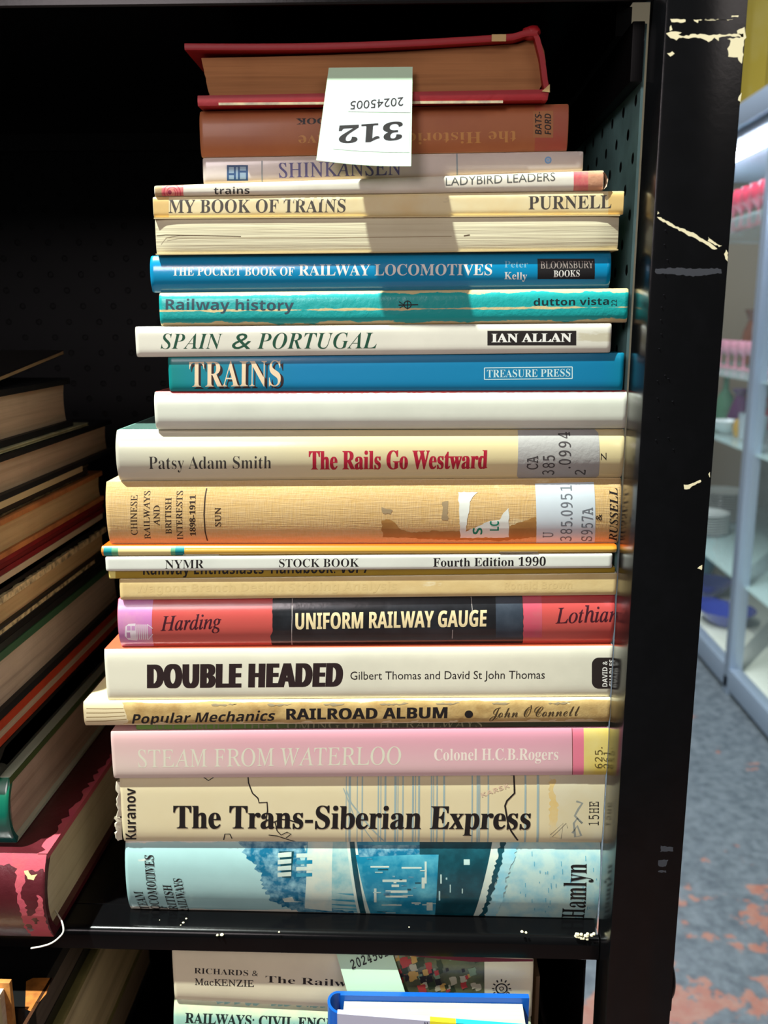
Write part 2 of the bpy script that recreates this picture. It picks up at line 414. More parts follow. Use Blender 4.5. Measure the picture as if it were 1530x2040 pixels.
# corner post: square tube with knocked and scraped paint
m = MB(); m.box((POST_L, POST_Y, FLOOR_Z), (POST_R, -.005, .75), M_post, .0012)
def z2(pts): return [(1130 + x / 3.825, y / 3.825) for x, y in pts]
def z3(pts): return [(1230 + x / 4.533, 450 + y / 4.533) for x, y in pts]
def z4(pts): return [(1230 + x / 3.71, 850 + y / 3.71) for x, y in pts]
def z5(pts): return [(1130 + x / 3.09, 1380 + y / 3.09) for x, y in pts]
for p in ([(785, 140), (905, 150), (900, 170), (800, 170)], [(960, 150), (1000, 150), (995, 175), (965, 165)], [(1255, 120), (1305, 122), (1300, 128), (1255, 130)], [(1000, 150), (1260, 148), (1260, 151), (1000, 153)],
          [(755, 250), (790, 245), (830, 235), (870, 245), (850, 268), (925, 275), (940, 260), (1100, 266), (1345, 258), (1345, 285), (1260, 275), (1160, 282), (1150, 315), (1120, 290), (1080, 318), (1040, 298), (1000, 290), (850, 288), (835, 308), (790, 290)],
          [(1290, 235), (1350, 205), (1362, 290), (1345, 300), (1340, 440), (1325, 490), (1295, 440), (1230, 430), (1225, 370), (1250, 320), (1225, 295), (1330, 285)],
          [(780, 205), (795, 195), (800, 230), (785, 240)], [(765, 410), (800, 395), (820, 405), (790, 428)], [(1310, 740), (1328, 705), (1322, 770), (1300, 765)],
          [(686, 1652), (712, 1652), (720, 1665), (830, 1722), (960, 1775), (1050, 1830), (1100, 1850), (1142, 1898), (1120, 1906), (1060, 1865), (930, 1795), (700, 1675)],
          [(690, 1605), (705, 1622), (685, 1632)], [(1075, 1800), (1100, 1830), (1175, 1876), (1160, 1882), (1110, 1858), (1075, 1835)]):
    chip(m, z2(p), M_chip)
chip(m, z3([(960, 255), (985, 220), (1000, 240), (998, 325), (980, 300)]), M_chip)
chip(m, z3([(340, 388), (500, 380), (700, 385), (940, 385), (945, 425), (820, 440), (700, 455), (520, 440), (345, 430)]), M_smear)
chip(m, z4([(490, 430), (540, 424), (585, 405), (618, 390), (620, 408), (545, 442), (530, 462), (490, 460)]), M_chip)
chip(m, z4([(590, 1045), (628, 1026), (625, 1060), (608, 1056)]), M_chip)
chip(m, z4([(676, 350), (686, 340), (688, 375), (678, 378)]), M_chip)
for q in ([(575, 945), (655, 950), (650, 975), (575, 980)], [(560, 1030), (620, 1030), (610, 1070), (560, 1070)], [(560, 1095), (610, 1095), (608, 1106), (560, 1106)]): chip(m, z5(q), M_smear)
for x, y in ((435, 40), (425, 170), (452, 308), (428, 437), (420, 625), (400, 735), (393, 850), (396, 978), (378, 1110), (362, 1400), (362, 1557), (498, 1585), (370, 1730), (348, 1935), (460, 1915), (505, 2018), (430, 1350), (460, 1380)):
    p = PY(1230 + x / 4.533, 450 + y / 4.533, -.0321); m.lathe([(0, 0), (.00028, 0), (.00035, .0002)], M_smear, p, 6)
post = m.build('corner_post', unit, UL)
bp_ = PY(1340, 1945, -.018); m = MB(); r = .0108
bm = bmesh.new(); bmesh.ops.create_uvsphere(bm, u_segments=24, v_segments=12, radius=r)
for v in bm.verts: v.co = Vector((max(v.co.x, 0) * .34, v.co.y, v.co.z))
m.bm(bm, M_black, Matrix.Translation((POST_R + .001, bp_.y, bp_.z)))
m.box((POST_R - .001, bp_.y - .011, bp_.z - .011), (POST_R + .0012, bp_.y + .011, bp_.z + .011), M_black, .0004)
m.build('bolt_head', post, UL)

# ------------------------------------------------------------------ the tall stack, bottom to top
def seam(xl, yl, xr, yr, Y=0.0): a = PY(xl, yl, Y); b = PY(xr, yr, Y); return ((a.x, a.z), (b.x, b.z))
K = ink((28, 24, 24)); WHT = ink((238, 236, 228)); CRM = ink((240, 226, 182))
XR = .0981
def X(px, py, Y=0.0): return PY(px, py, Y).x
FLAT = ((-.15, 0.0), (.1, 0.0))
S1 = seam(245, 1679, 1203, 1682); S2 = seam(222, 1552, 1210, 1545, -.0012); S3 = seam(222, 1458, 1220, 1451, -.0014)
S4 = seam(222, 1447, 1225, 1440, -.0016); S5 = seam(222, 1397, 1225, 1390, -.0005); S6 = seam(232, 1293, 1228, 1286); S7 = seam(240, 1196, 1230, 1186)
S8 = seam(240, 1154, 1230, 1142); S9 = seam(212, 1139, 1220, 1133, -.002); S10 = seam(205, 1110, 1228, 1103, -.002); S11 = seam(210, 1087, 1238, 1085); S12 = seam(232, 961, 1240, 954)
S13 = seam(312, 857, 1250, 855); S14 = seam(335, 780, 1250, 778); S15 = seam(272, 712, 1217, 703, -.0015); S16 = seam(318, 650, 1250, 643, -.001); S17 = seam(300, 583, 1217, 574, -.0005)
S18 = seam(312, 508, 1232, 499, -.0011); S19 = seam(305, 434, 1240, 428); S20 = seam(305, 392, 1240, 380); S21 = seam(305, 369, 1205, 338, -.001); S22 = seam(400, 312, 1130, 299); S23 = seam(400, 219, 1085, 205)
def dustmat(name, col, **k):
    a = dict(rough=.35, coat=.25, bump=(150, .06), stain=(35, .35, tuple(v * .88 for v in col))); a.update(k); return mat(name, col, **a)
PG = page_mat('aged_paper', (222, 212, 186), (180, 164, 132)); PGW = page_mat('white_paper', (226, 220, 200), (190, 180, 156)); PGX = page_mat('cut_paper_side', (205, 190, 150), (150, 128, 90))

# 1 pale teal locomotive book with a picture
b = Book('hardback_book', 'large pale teal hardback with locomotive picture spine at the bottom of the tall stack', X(250, 1750), XR, FLAT, S1, 0, .20,
         dustmat('pale_teal_jacket', (168, 208, 206), wear=((226, 222, 205), .86, 90), coat=.5), PG, bulge=.0042, pw=2.6, group='railway books of the tall stack')
TEAL = mat('picture_leaf_teal', (6, 104, 138), .35, coat=.4, stain=(190, .75, (168, 214, 220)), bump=(150, .06)); TEAL2 = mat('picture_engine_teal', (12, 126, 158), .35, coat=.4, stain=(70, .6, (120, 205, 214)), bump=(150, .06))
DTEAL = mat('picture_dark_teal', (12, 62, 72), .3, coat=.4, stain=(120, .35, (30, 110, 125))); PSTONE = mat('picture_stone', (176, 204, 196), .35, coat=.4, stain=(110, .8, (92, 170, 182)))
PCRM = mat('picture_cream', (206, 216, 200), .35, coat=.4, stain=(140, .5, (140, 195, 200))); PSKY = mat('picture_sky', (186, 214, 206), .35, coat=.4, stain=(100, .8, (118, 186, 204)))
b.patch([(612, 1676), (1000, 1676), (945, 1850), (590, 1850)], TEAL2)
b.patch([(640, 1676), (700, 1676), (722, 1850), (630, 1850)], PSTONE)
b.patch([(474, 1676), (612, 1676), (600, 1720), (612, 1740), (614, 1840), (572, 1815), (545, 1800), (528, 1778), (520, 1745), (505, 1722), (490, 1712)], TEAL, jag=.0016)
b.patch([(590, 1810), (660, 1815), (720, 1830), (780, 1850), (600, 1850)], TEAL, jag=.0012)
b.patch([(612, 1680), (662, 1680), (660, 1824), (606, 1816), (610, 1756)], PCRM)
b.patch([(555, 1700), (585, 1700), (580, 1750), (562, 1748)], DTEAL)
for q in range(4): b.patch([(553, 1703 + 12 * q), (580, 1701 + 12 * q), (580, 1709 + 12 * q), (553, 1711 + 12 * q)], PCRM)
for q in range(4): b.patch([(590, 1704 + 12 * q), (622, 1703 + 12 * q), (622, 1710 + 12 * q), (590, 1711 + 12 * q)], TEAL2 if q % 2 else PCRM)
b.patch([(562, 1792), (582, 1788), (586, 1798), (606, 1800), (566, 1800)], PCRM)
b.patch([(688, 1676), (708, 1676), (742, 1850), (715, 1850)], PCRM)
b.patch([(694, 1676), (704, 1676), (732, 1850), (720, 1850)], DTEAL)
b.patch([(708, 1706), (872, 1706), (868, 1850), (742, 1850)], TEAL2)
b.patch([(712, 1690), (872, 1690), (872, 1704), (716, 1710)], TEAL)
for x0, y0, x1, y1 in ((762, 1752, 810, 1757), (768, 1774, 812, 1779), (768, 1785, 812, 1789), (780, 1762, 795, 1767), (738, 1726, 775, 1729), (800, 1728, 840, 1731), (760, 1805, 800, 1808), (840, 1748, 846, 1770), (846, 1718, 850, 1760), (820, 1800, 838, 1803), (745, 1770, 750, 1800), (850, 1800, 862, 1820)):
    b.rect(x0, y0, x1, y1, PCRM)
for q in range(26):
    x, y = random.uniform(728, 862), random.uniform(1712, 1835); b.rect(x, y, x + random.uniform(5, 22), y + random.uniform(1.5, 3.5), random.choice([PCRM, DTEAL, TEAL, PSTONE]))
b.patch([(836, 1676), (988, 1676), (944, 1850), (866, 1850), (874, 1705), (836, 1705)], DTEAL)
for x0, y0, x1, y1 in ((924, 1714, 936, 1724), (877, 1742, 880, 1760), (896, 1762, 898, 1778), (920, 1770, 922, 1780), (874, 1775, 877, 1795), (888, 1748, 891, 1752)): b.rect(x0, y0, x1, y1, PSKY)
b.patch([(984, 1676), (1002, 1676), (956, 1850), (940, 1850)], PCRM)
b.patch([(1000, 1676), (1012, 1676), (962, 1850), (952, 1850)], DTEAL, jag=.0007)
b.patch([(1012, 1676), (1040, 1676), (1012, 1740), (1000, 1800), (985, 1850), (962, 1850)], mat('picture_sky_wash', (140, 200, 214), .35, coat=.4, stain=(80, .9, (190, 216, 206))), jag=.0009)
b.patch([(1040, 1676), (1202, 1676), (1196, 1850), (985, 1850), (1000, 1800)], PSKY)
ik = mat('picture_brush_teal', (96, 168, 190), .4, coat=.3)
for q in range(36):
    x, y = random.uniform(1030, 1190), random.uniform(1700, 1840); b.rect(x, y, x + 1.6, y + random.uniform(3, 10), ik)
for t, x, y0, y1, c in (('STEAM', 292, 1829, 1777, 18), ('LOCOMOTIVES', 313, 1832, 1706, 18), ('OF', 334, 1833, 1810, 16), ('BRITISH', 349, 1832, 1763, 17), ('RAILWAYS', 370, 1830, 1750, 17)):
    b.text(t, 'serifb', (x + 4, y0), (x - 8, y1), (x + 4 - c, y0 - 1), K)
b.text('Hamlyn', 'serifb', (1166, 1838), (1169, 1722), (1121, 1837), K)
b.done()

# 2 cream express book
JX = dustmat('cream_map_jacket', (228, 214, 174), stain=(14, .35, (214, 192, 140)))
b = Book('hardback_book', 'cream hardback with big black title lettering, map lines and torn jacket edge at the left', X(240, 1610), XR, S1, S2, .0004, .19, JX, PG, bulge=.0012)
gl = ink((158, 178, 176)); pl = ink((196, 190, 156))
for x, w_ in ((690, 2), (697, 5), (712, 2), (722, 3), (754, 3), (759, 2), (768, 4), (788, 5), (793, 2), (803, 3), (823, 4), (828, 2), (835, 4), (860, 3), (864, 2), (871, 3), (885, 4), (941, 3), (952, 5), (956, 2), (973, 3), (1047, 4), (1072, 5)):
    b.line([(x, 1540), (x - 1, 1690)], w_, gl)
b.line([(690, 1575), (700, 1600), (735, 1645), (772, 1685)], 3, gl); b.line([(684, 1570), (705, 1625), (725, 1650), (752, 1690)], 2, gl)
b.line([(493, 1545), (495, 1560), (503, 1580), (514, 1590), (516, 1599), (532, 1598), (533, 1615), (530, 1632), (545, 1638), (560, 1632), (578, 1634), (595, 1640)], 3, K)
b.line([(548, 1638), (552, 1655), (560, 1664), (572, 1658), (580, 1662), (570, 1670)], 2.5, K); b.line([(445, 1675), (448, 1662), (458, 1662), (462, 1672)], 2.5, K); b.line([(535, 1664), (552, 1666), (568, 1672), (590, 1680)], 2.5, K)
b.line([(1000, 1543), (1024, 1546), (1025, 1580), (1010, 1595), (1006, 1605), (1012, 1640), (1018, 1655), (1032, 1676)], 4, K)
b.line([(405, 1550), (415, 1556), (425, 1550)], 2, K)
b.text('KARSK', 'sansb', (960, 1588), (1016, 1568), (957, 1580), ink((214, 186, 158)))
b.text('The Trans-Siberian Express', 'serifb', (346, 1650), (1055, 1652), (346, 1605), K, fat=1.0)
b.text('Kuranov', 'sansb', (271, 1674), (270, 1570), (250, 1674), K)
stk = mat('yellowed_label_film', (224, 206, 160), .3, coat=.5, stain=(45, .7, (226, 186, 92)))
b.rect(1095, 1543, 1206, 1676, mat('aged_clear_label', (222, 212, 180), .25, coat=.6, stain=(30, .5, (212, 190, 130))))
b.patch([(1095, 1550), (1106, 1552), (1104, 1580), (1112, 1600), (1108, 1640), (1115, 1676), (1095, 1676)], stk, jag=.0008)
gry = ink((150, 152, 142))
b.line([(1096, 1664), (1122, 1640), (1118, 1672), (1100, 1668), (1128, 1640), (1131, 1650)], 1.6, ink((120, 112, 96)))
b.line([(1140, 1660), (1150, 1645), (1158, 1665), (1146, 1668), (1143, 1640), (1150, 1630), (1160, 1640), (1145, 1625), (1152, 1612), (1160, 1600), (1148, 1596)], 5, gry)
b.text('15HE', 'mono', (1193, 1644), (1193, 1597), (1174, 1644), ink((40, 38, 36)))
mb = MB() # torn jacket curl at the left end
tr = mat('torn_jacket_paper', (226, 216, 192), .7, bump=(120, .5), stain=(60, .5, (190, 170, 140)))
for i, (y0, y1, wd) in enumerate(((1558, 1626, 14), (1630, 1676, 17))):
    vs = []; n = 12
    for k in range(n + 1):
        y = y0 + (y1 - y0) * k / n; q = b.w2(241, y); ww = (wd + random.uniform(-4, 4)) * .00023
        for j in range(6):
            a = j / 5; vs.append((q.x + .0002 - ww * math.sin(a * 2.2) + .001 * a, b.front(q.x + .002, q.y) + .0006 - .0016 * math.sin(a * 3.0) + .003 * a * a, q.y + random.uniform(-.0004, .0004)))
    mb.add(vs, [(k * 6 + j, k * 6 + j + 1, k * 6 + j + 7, k * 6 + j + 6) for k in range(n) for j in range(5)], tr)
b.part(mb, 'torn_jacket_edge', 'crumpled torn jacket paper')
b.done()

# 3 pink book
PK = mat('faded_pink_jacket', (226, 176, 186), .3, coat=.5, bump=(150, .05), ramp_u=[(0, (226, 214, 192)), (.02, (226, 208, 192)), (.07, (220, 182, 180)), (.21, (226, 170, 182))], ramp_v=([(0, (224, 204, 194)), (.45, (226, 182, 186)), (1, (228, 140, 168))], .5))
b = Book('hardback_book', 'faded pink hardback with pale lettering and a yellow end sticker', X(224, 1500), XR, S2, S3, -.0014, .19, PK, PG, bulge=.0010)
b.text('STEAM FROM WATERLOO', 'serif', (275, 1529), (798, 1523), (275, 1494), ink((222, 218, 196)))
b.text('Colonel H.C.B.Rogers', 'serifb', (865, 1515), (1112, 1514), (865, 1492), ink((240, 226, 212)))
b.rect(1140, 1440, 1166, 1560, mat('pink_tape', (236, 128, 150), .3, coat=.4))
b.line([(1140, 1440), (1141, 1560)], 1.5, ink((120, 60, 60)))
sm = MB(); b.rect(1163, 1440, 1226, 1560, mat('yellow_sticker', (226, 198, 96), .4, stain=(30, .7, (238, 226, 160))), tgt=sm, lift=.0001)
b.text('625.', 'mono', (1200, 1530), (1200, 1488), (1186, 1530), ink((92, 80, 40)), tgt=sm); b.text('261', 'mono', (1217, 1530), (1217, 1496), (1203, 1530), ink((92, 80, 40)), tgt=sm)
b.part(sm, 'shelf_mark_sticker', 'yellow shelf mark sticker'); b.done()

# 4 thin green book, set back
b = Book('thin_book', 'thin dark green book set back beneath the worn tan album', X(270, 1450), XR, S3, S4, .0006, .17, mat('dark_green_cover', (52, 66, 34), .5, ramp_u=[(0, (104, 140, 60)), (.04, (96, 130, 52)), (.09, (52, 60, 34)), (1, (38, 34, 24))]), PG, bulge=.0004, tb=.0004, ov=.0002)
b.text('ALL ABOUT THE COMING OF THE RAILWAYS', 'serif', (298, 1457), (960, 1450), (298, 1440), ink((120, 122, 92))); b.done()

# 5 worn tan album, spine paper torn away
AL = mat('torn_tan_spine', (200, 170, 112), .75, stain=(80, .8, (156, 118, 66)), bump=(120, .5), wear=((232, 216, 174), .78, 120), spec=.2)
b = Book('paperback_book', 'worn tan paperback album with torn spine paper sticking out to the left', X(166, 1425, -.0016), XR, S4, S5, -.0016, .20, AL, PGX, bulge=.0014, pw=4, tb=.0004, ov=.0002)
b.patch([(164, 1396), (242, 1396), (250, 1420), (256, 1436), (235, 1452), (164, 1452)], mat('exposed_signatures', (226, 208, 166), .8), jag=.0006)
for q in range(4): b.line([(172, 1412 + 8.5 * q), (210, 1412.5 + 8 * q), (246 + 2 * q, 1412 + 7 * q)], 1.8, ink((140, 116, 74)))
b.text('Popular Mechanics', 'sansb', (262, 1443), (548, 1436), (262, 1423), K, shear=.22); b.text('RAILROAD ALBUM', 'sansb', (571, 1434), (890, 1431), (571, 1412), K, fat=.9)
b.disc((934, 1423), 9, K); b.text("John O'Connell", 'script', (975, 1430), (1155, 1426), (975, 1410), ink((70, 56, 36)))
lp = mat('lifted_tan_paper', (222, 202, 158), .8)
for q in range(14):
    x = random.uniform(290, 1190); y = 1444 - (x - 222) * .007; b.patch([(x, y + 2), (x + random.uniform(10, 40), y + 1), (x + 20, y - 5), (x + 6, y - 3)], lp, jag=.0004)
for q in range(7):
    x = 420 + q * 112; y = 1404 - q * .6; b.patch([(x, y), (x + random.uniform(30, 60), y - 1), (x + 28, y + 3), (x + 3, y + 2.5)], ink((150, 134, 104)), jag=.0004)
b.done()

# 6 cream heavy-lettered book
b = Book('hardback_book', 'cream-white hardback with heavy black two-word title and rounded black publisher badge', X(210, 1350), XR, S5, S6, 0, .19, dustmat('cream_white_jacket', (232, 228, 206), top=(222, 104, 72)), PGW, bulge=.0012)
b.text('DOUBLE HEADED', 'sansb', (296, 1371), (679, 1368), (296, 1324), ink((44, 30, 30)), fat=3.6)
b.text('Gilbert Thomas and David St John Thomas', 'sans', (698, 1354), (1085, 1352), (698, 1338), K)
x0, y0, x1, y1, r_ = 1179, 1310, 1262, 1372, 14; q = []
for cx, cy, a0 in ((x1 - r_, y0 + r_, -90), (x1 - r_, y1 - r_, 0), (x0 + r_, y1 - r_, 90), (x0 + r_, y0 + r_, 180)):
    for k in range(7): a = math.radians(a0 + 15 * k); q.append((cx + r_ * math.cos(a), cy + r_ * math.sin(a)))
b.patch(q, ink((44, 36, 34)))
b.text('DAVID &', 'sansb', (1210, 1368), (1210, 1317), (1200, 1368), WHT); b.text('CHARLES', 'sansb', (1224, 1368), (1224, 1314), (1214, 1368), WHT)
b.done()

# 7 red and black book
RD = mat('red_jacket', (206, 62, 66), .3, coat=.5, stain=(40, .4, (206, 92, 80)), bump=(60, .15), ramp_u=[(0, (206, 96, 84)), (.3, (206, 92, 84)), (.75, (204, 60, 66)), (1, (198, 44, 60))], ramp_v=([(0, (206, 92, 80)), (.7, (206, 70, 72)), (1, (200, 40, 70))], .5))
b = Book('hardback_book', 'red hardback with black central band, cream title and a lilac tram corner', X(234, 1245), XR, S6, S7, 0, .18, RD, PG, bulge=.0036, pw=2.6)
b.patch([(225, 1180), (302, 1180), (303, 1300), (225, 1300)], mat('lilac_corner', (208, 132, 190), .3, coat=.5, stain=(50, .8, (226, 176, 170))))
b.patch([(541, 1180), (1042, 1180), (1043, 1300), (541, 1300), (538, 1268), (543, 1258)], mat('black_band_paper', (26, 27, 30), .28, coat=.6, bump=(70, .3), stain=(60, .5, (52, 56, 62))), jag=.0002)
b.rect(988, 1192, 1042, 1272, mat('grey_tape_residue', (48, 58, 70), .45, stain=(120, .6, (70, 80, 92)))); b.rect(1043, 1190, 1080, 1272, mat('pink_tape_residue', (206, 84, 104), .4, stain=(120, .5, (190, 110, 110))))
b.text('Harding', 'serifi', (320, 1257), (440, 1252), (320, 1228), ink((66, 22, 34)), fat=.5); b.text('Lothian', 'serifi', (1107, 1242), (1232, 1238), (1107, 1212), ink((66, 22, 34)), fat=.5)
b.text('UNIFORM RAILWAY GAUGE', 'sansb', (589, 1254), (968, 1248), (589, 1222), ink((240, 220, 170)), fat=.6)
wp = ink((240, 226, 232)); b.patch([(250, 1248), (256, 1243), (270, 1242), (272, 1278), (254, 1276), (248, 1268)], wp)
for q in range(6): b.line([(273 + 4 * q, 1244), (273 + 4 * q, 1276)], 2, wp)
lv = ink((208, 150, 196)); b.rect(253, 1247, 260, 1256, lv); b.rect(262, 1247, 269, 1256, lv); b.rect(252, 1260, 259, 1272, lv)
b.line([(294, 1276), (304, 1264)], 1.5, wp); b.line([(294, 1244), (304, 1252)], 1.5, wp)
cr = ink((206, 196, 190)); b.line([(581, 1196), (582, 1230), (580, 1290)], 1.2, cr); b.line([(939, 1192), (941, 1215), (938, 1240)], 1.0, cr); b.line([(902, 1255), (901, 1274)], 1.2, cr)
b.done()

# 8 faded blank buff spine
b = Book('hardback_book', 'slim faded buff hardback with a blank spine above the red and black book', X(238, 1175), XR, S7, S8, 0, .17, mat('faded_buff_paper', (226, 200, 142), .6, stain=(70, .6, (212, 180, 118)), bump=(200, .15), wear=((236, 220, 178), .9, 80), spec=.3), PG, bulge=.0008)
b.text('Wagons Branch Design Striping Analysis', 'sansb', (270, 1180), (790, 1175), (270, 1164), ink((221, 194, 135))); b.text('Ronald Brown', 'sansb', (1005, 1174), (1140, 1172), (1005, 1160), ink((221, 194, 135))); b.done()

# 9 olive booklet set back
b = Book('thin_book', 'thin olive yellow handbook with black lettering half hidden under the white stock book', X(215, 1145), XR - .001, S8, S9, .0008, .15, mat('olive_cover', (176, 146, 44), .4, stain=(60, .4, (150, 120, 40))), PG, bulge=.0004, tb=.0004, ov=.0002)
b.text("Railway Enthusiasts' Handbook: Vol 7", 'sansb', (285, 1145), (735, 1141), (285, 1123), K); b.rect(212, 1136, 230, 1158, ink((240, 226, 130))); b.done()
# 10 white stock book
b = Book('thin_book', 'thin white stock book with black capitals on its spine', X(210, 1125, -.0015), X(1220, 1118, -.0015), S9, S10, -.0015, .15, dustmat('white_card_cover', (228, 230, 218)), PGW, bulge=.0006, pw=8, tb=.0004, ov=.0002)
b.text('NYMR', 'serifb', (329, 1133), (406, 1132), (329, 1116), K, off=-.006); b.text('STOCK BOOK', 'serifb', (556, 1130), (715, 1129), (556, 1114), K, off=-.006); b.text('Fourth Edition 1990', 'serifb', (863, 1129), (1087, 1127), (863, 1112), K); b.done()
# 11 orange stapled booklet
b = Book('booklet', 'thin orange and yellow stapled booklet with two teal bands under the tan cloth book', X(201, 1098, -.0015), X(1229, 1094, -.0015), S10, S11, -.0015, .15, mat('orange_card', (232, 176, 60), .3, coat=.4, ramp_v=([(0, (228, 186, 76)), (.45, (236, 190, 80)), (.8, (230, 130, 30)), (1, (222, 96, 20))], 1.0)), PG, bulge=.0016, pw=2.2, tb=.0003, ov=.0002)
b.rect(190, 1075, 210, 1120, ink((232, 132, 52))); b.rect(206, 1075, 222, 1120, ink((0, 136, 138))); b.rect(222, 1075, 235, 1120, ink((96, 160, 118))); b.rect(235, 1075, 340, 1120, ink((222, 202, 138))); b.rect(340, 1075, 350, 1120, ink((96, 160, 118))); b.rect(349, 1075, 367, 1120, ink((0, 128, 132)))
for x0, x1, y in ((364, 436, 1106), (995, 1072, 1100)):
    mb = MB(); p = [Vector((v.x, b.front(v.x, v.y) - .0003, v.y)) for v in (b.w2(x0, y), b.w2(x1, y))]
    mb.tube([p[0] + Vector((0, .0012, 0)), p[0], p[1], p[1] + Vector((0, .0012, 0))], .00028, MATS.get('staple_wire') or mat('staple_wire', (190, 184, 170), .3, metallic=1))
    b.part(mb, 'staple', 'bright wire staple')
b.done()

# 12 tan cloth book
CL = mat('tan_book_cloth', (206, 168, 104), .65, weave=1600, stain=(18, .3, (190, 146, 84)), spec=.35, wear=((222, 196, 146), .97, 60))
b = Book('hardback_book', 'tan cloth hardback with library labels and upright black title at its left end', X(211, 1025), XR, S11, S12, 0, .19, CL, PG, bulge=.0034, pw=2.4)
DK = ink((52, 38, 26))
for t, x, y0, y1, c in (('CHINESE', 273, 1067, 987, 13), ('RAILWAYS', 298, 1076, 979, 12), ('AND', 318, 1048, 1007, 12), ('BRITISH', 341, 1065, 992, 12), ('INTERESTS', 363, 1077, 979, 12), ('1898-1911', 389, 1069, 987, 11), ('SUN', 440, 1049, 1011, 12)):
    b.text(t, 'serifb' if '1' in t else 'serif', (x, y0), (x, y1), (x - c, y0), DK, fat=.3)
b.line([(410, 974), (408, 990), (406.5, 1025), (408, 1060), (411, 1080)], 2.6, DK)
gl_ = mat('brown_glue_stain', (166, 118, 58), .5, stain=(90, .5, (190, 146, 84)))
b.patch([(760, 1037), (775, 1035), (790, 1045), (800, 1056), (820, 1062), (870, 1058), (920, 1058), (1010, 1050), (1040, 1040), (1068, 1030), (1068, 1072), (1000, 1080), (900, 1078), (762, 1072)], gl_, jag=.0004)
gs = ink((160, 138, 104)); b.patch([(881, 1000), (893, 998), (892, 1036), (880, 1035)], gs, jag=.0004); b.patch([(760, 1010), (782, 1016), (778, 1024), (762, 1022)], gs, jag=.0004)
mb = MB(); PWH = mat('label_paper', (226, 228, 218), .55); GRN = ink((20, 128, 100))
b.patch([(913, 981), (953, 981), (942, 990), (936, 1000), (932, 1030), (928, 1060), (950, 1050), (970, 1040), (995, 1036), (1003, 1022), (1013, 1012), (1015, 1072), (917, 1074)], PWH, jag=.0003, tgt=mb, lift=.0001)
b.text('S', 'sansb', (961, 1066), (961, 1052), (942, 1066), GRN, tgt=mb); b.text('LC', 'sansb', (994, 1058), (994, 1038), (976, 1058), GRN, tgt=mb); b.part(mb, 'torn_label', 'torn white label with green letters')
mb = MB(); LBL = mat('blue_white_label', (206, 216, 222), .5, stain=(60, .3, (190, 198, 200))); GT = ink((110, 116, 122))
b.patch([(1067, 965), (1185, 962), (1187, 1084), (1070, 1085)], LBL, tgt=mb, lift=.0001)
b.text('U', 'mono', (1103, 1073), (1103, 1061), (1082, 1073), GT, tgt=mb); b.text('385.0951', 'mono', (1140, 1081), (1140, 968), (1119, 1081), GT, tgt=mb, off=.004); b.text('S957A', 'mono', (1181, 1081), (1181, 1011), (1160, 1081), GT, tgt=mb, off=.004); b.part(mb, 'library_label', 'pale blue-white library label')
b.text('&', 'serifb', (1199, 1037), (1199, 1024), (1187, 1037), K); b.text('RUSSELL', 'serifbi', (1231, 1081), (1231, 973), (1215, 1081), K); b.done()

# 13 cream book with red slab title
b = Book('hardback_book', 'glossy cream hardback with red slab title and grey library label', X(231, 910), XR, S12, S13, -.0005, .20, dustmat('glossy_cream_jacket', (226, 208, 160), rough=.22, coat=.7, ramp_u=[(0, (206, 202, 182)), (.03, (212, 206, 178)), (.12, (222, 206, 158)), (1, (232, 208, 140))], stain=None, top=(118, 156, 146)), PG, bulge=.0042, pw=2.6)
b.patch([(230, 840), (330, 830), (300, 858), (250, 868)], ink((206, 206, 186)))
b.text('Patsy Adam Smith', 'serifb', (296, 935), (540, 934), (296, 910), ink((58, 54, 50)), off=-.01); b.text('The Rails Go Westward', 'serifb', (616, 936), (970, 934), (616, 899), ink((176, 28, 52)), fat=.9)
mb = MB(); b.patch([(1033, 858), (1188, 857), (1194, 864), (1195, 950), (1188, 957), (1036, 957), (1031, 950)], mat('grey_label_paper', (168, 166, 162), .6, bump=(400, .3), stain=(200, .3, (160, 158, 156))), tgt=mb, lift=.0001)
for t, x, y0, y1, c in (('CA', 1072, 936, 908, 22), ('385', 1105, 948, 907, 22), ('.0994', 1137, 934, 862, 22), ('2', 1168, 948, 937, 20)): b.text(t, 'mono', (x, y0), (x, y1), (x - c, y0), ink((70, 66, 66)), tgt=mb, off=.004)
b.part(mb, 'library_label', 'grey library label'); b.text('Z', 'sans', (1208, 917), (1208, 902), (1197, 917), K); b.done()

# 14 white blank spine, red top
b = Book('hardback_book', 'plain white hardback with a blank spine between blue and cream books', X(308, 820), XR, S13, S14, -.0005, .18, dustmat('white_gloss_cover', (222, 224, 208), rough=.28, coat=.5, wear=((214, 204, 182), .95, 70), top=(206, 96, 92)), PGW, bulge=.0026, pw=4)
b.patch([(300, 776), (1260, 772), (1260, 781), (320, 786)], ink((206, 84, 84)), jag=.0002); b.done()

# 15 blue TRAINS book
b = Book('hardback_book', 'teal-blue hardback with tall cream shadowed title and boxed publisher name', X(335, 745), X(1243, 742), S14, S15, .0004, .18, dustmat('teal_blue_cover', (0, 122, 160), rough=.4, ramp_u=[(0, (0, 134, 132)), (.02, (0, 130, 150)), (.06, (0, 124, 172)), (.2, (0, 124, 168)), (.24, (0, 138, 130))], stain=None), PGW, bulge=.0008)
b.text('TRAINS', 'serifb', (381, 775), (565, 773), (381, 726), ink((48, 30, 30))); b.text('TRAINS', 'serifb', (377, 771), (559, 769), (377, 721), ink((240, 214, 178)), off=-.004)
lb = ink((200, 226, 226))
for q in ([(965, 733), (1140, 731)], [(965, 756), (1140, 754)], [(965, 733), (965, 756)], [(1140, 731), (1140, 754)]): b.line(q, 1.8, lb)
b.text('TREASURE PRESS', 'serifb', (970, 752), (1136, 750), (970, 737), lb, off=-.004); b.done()

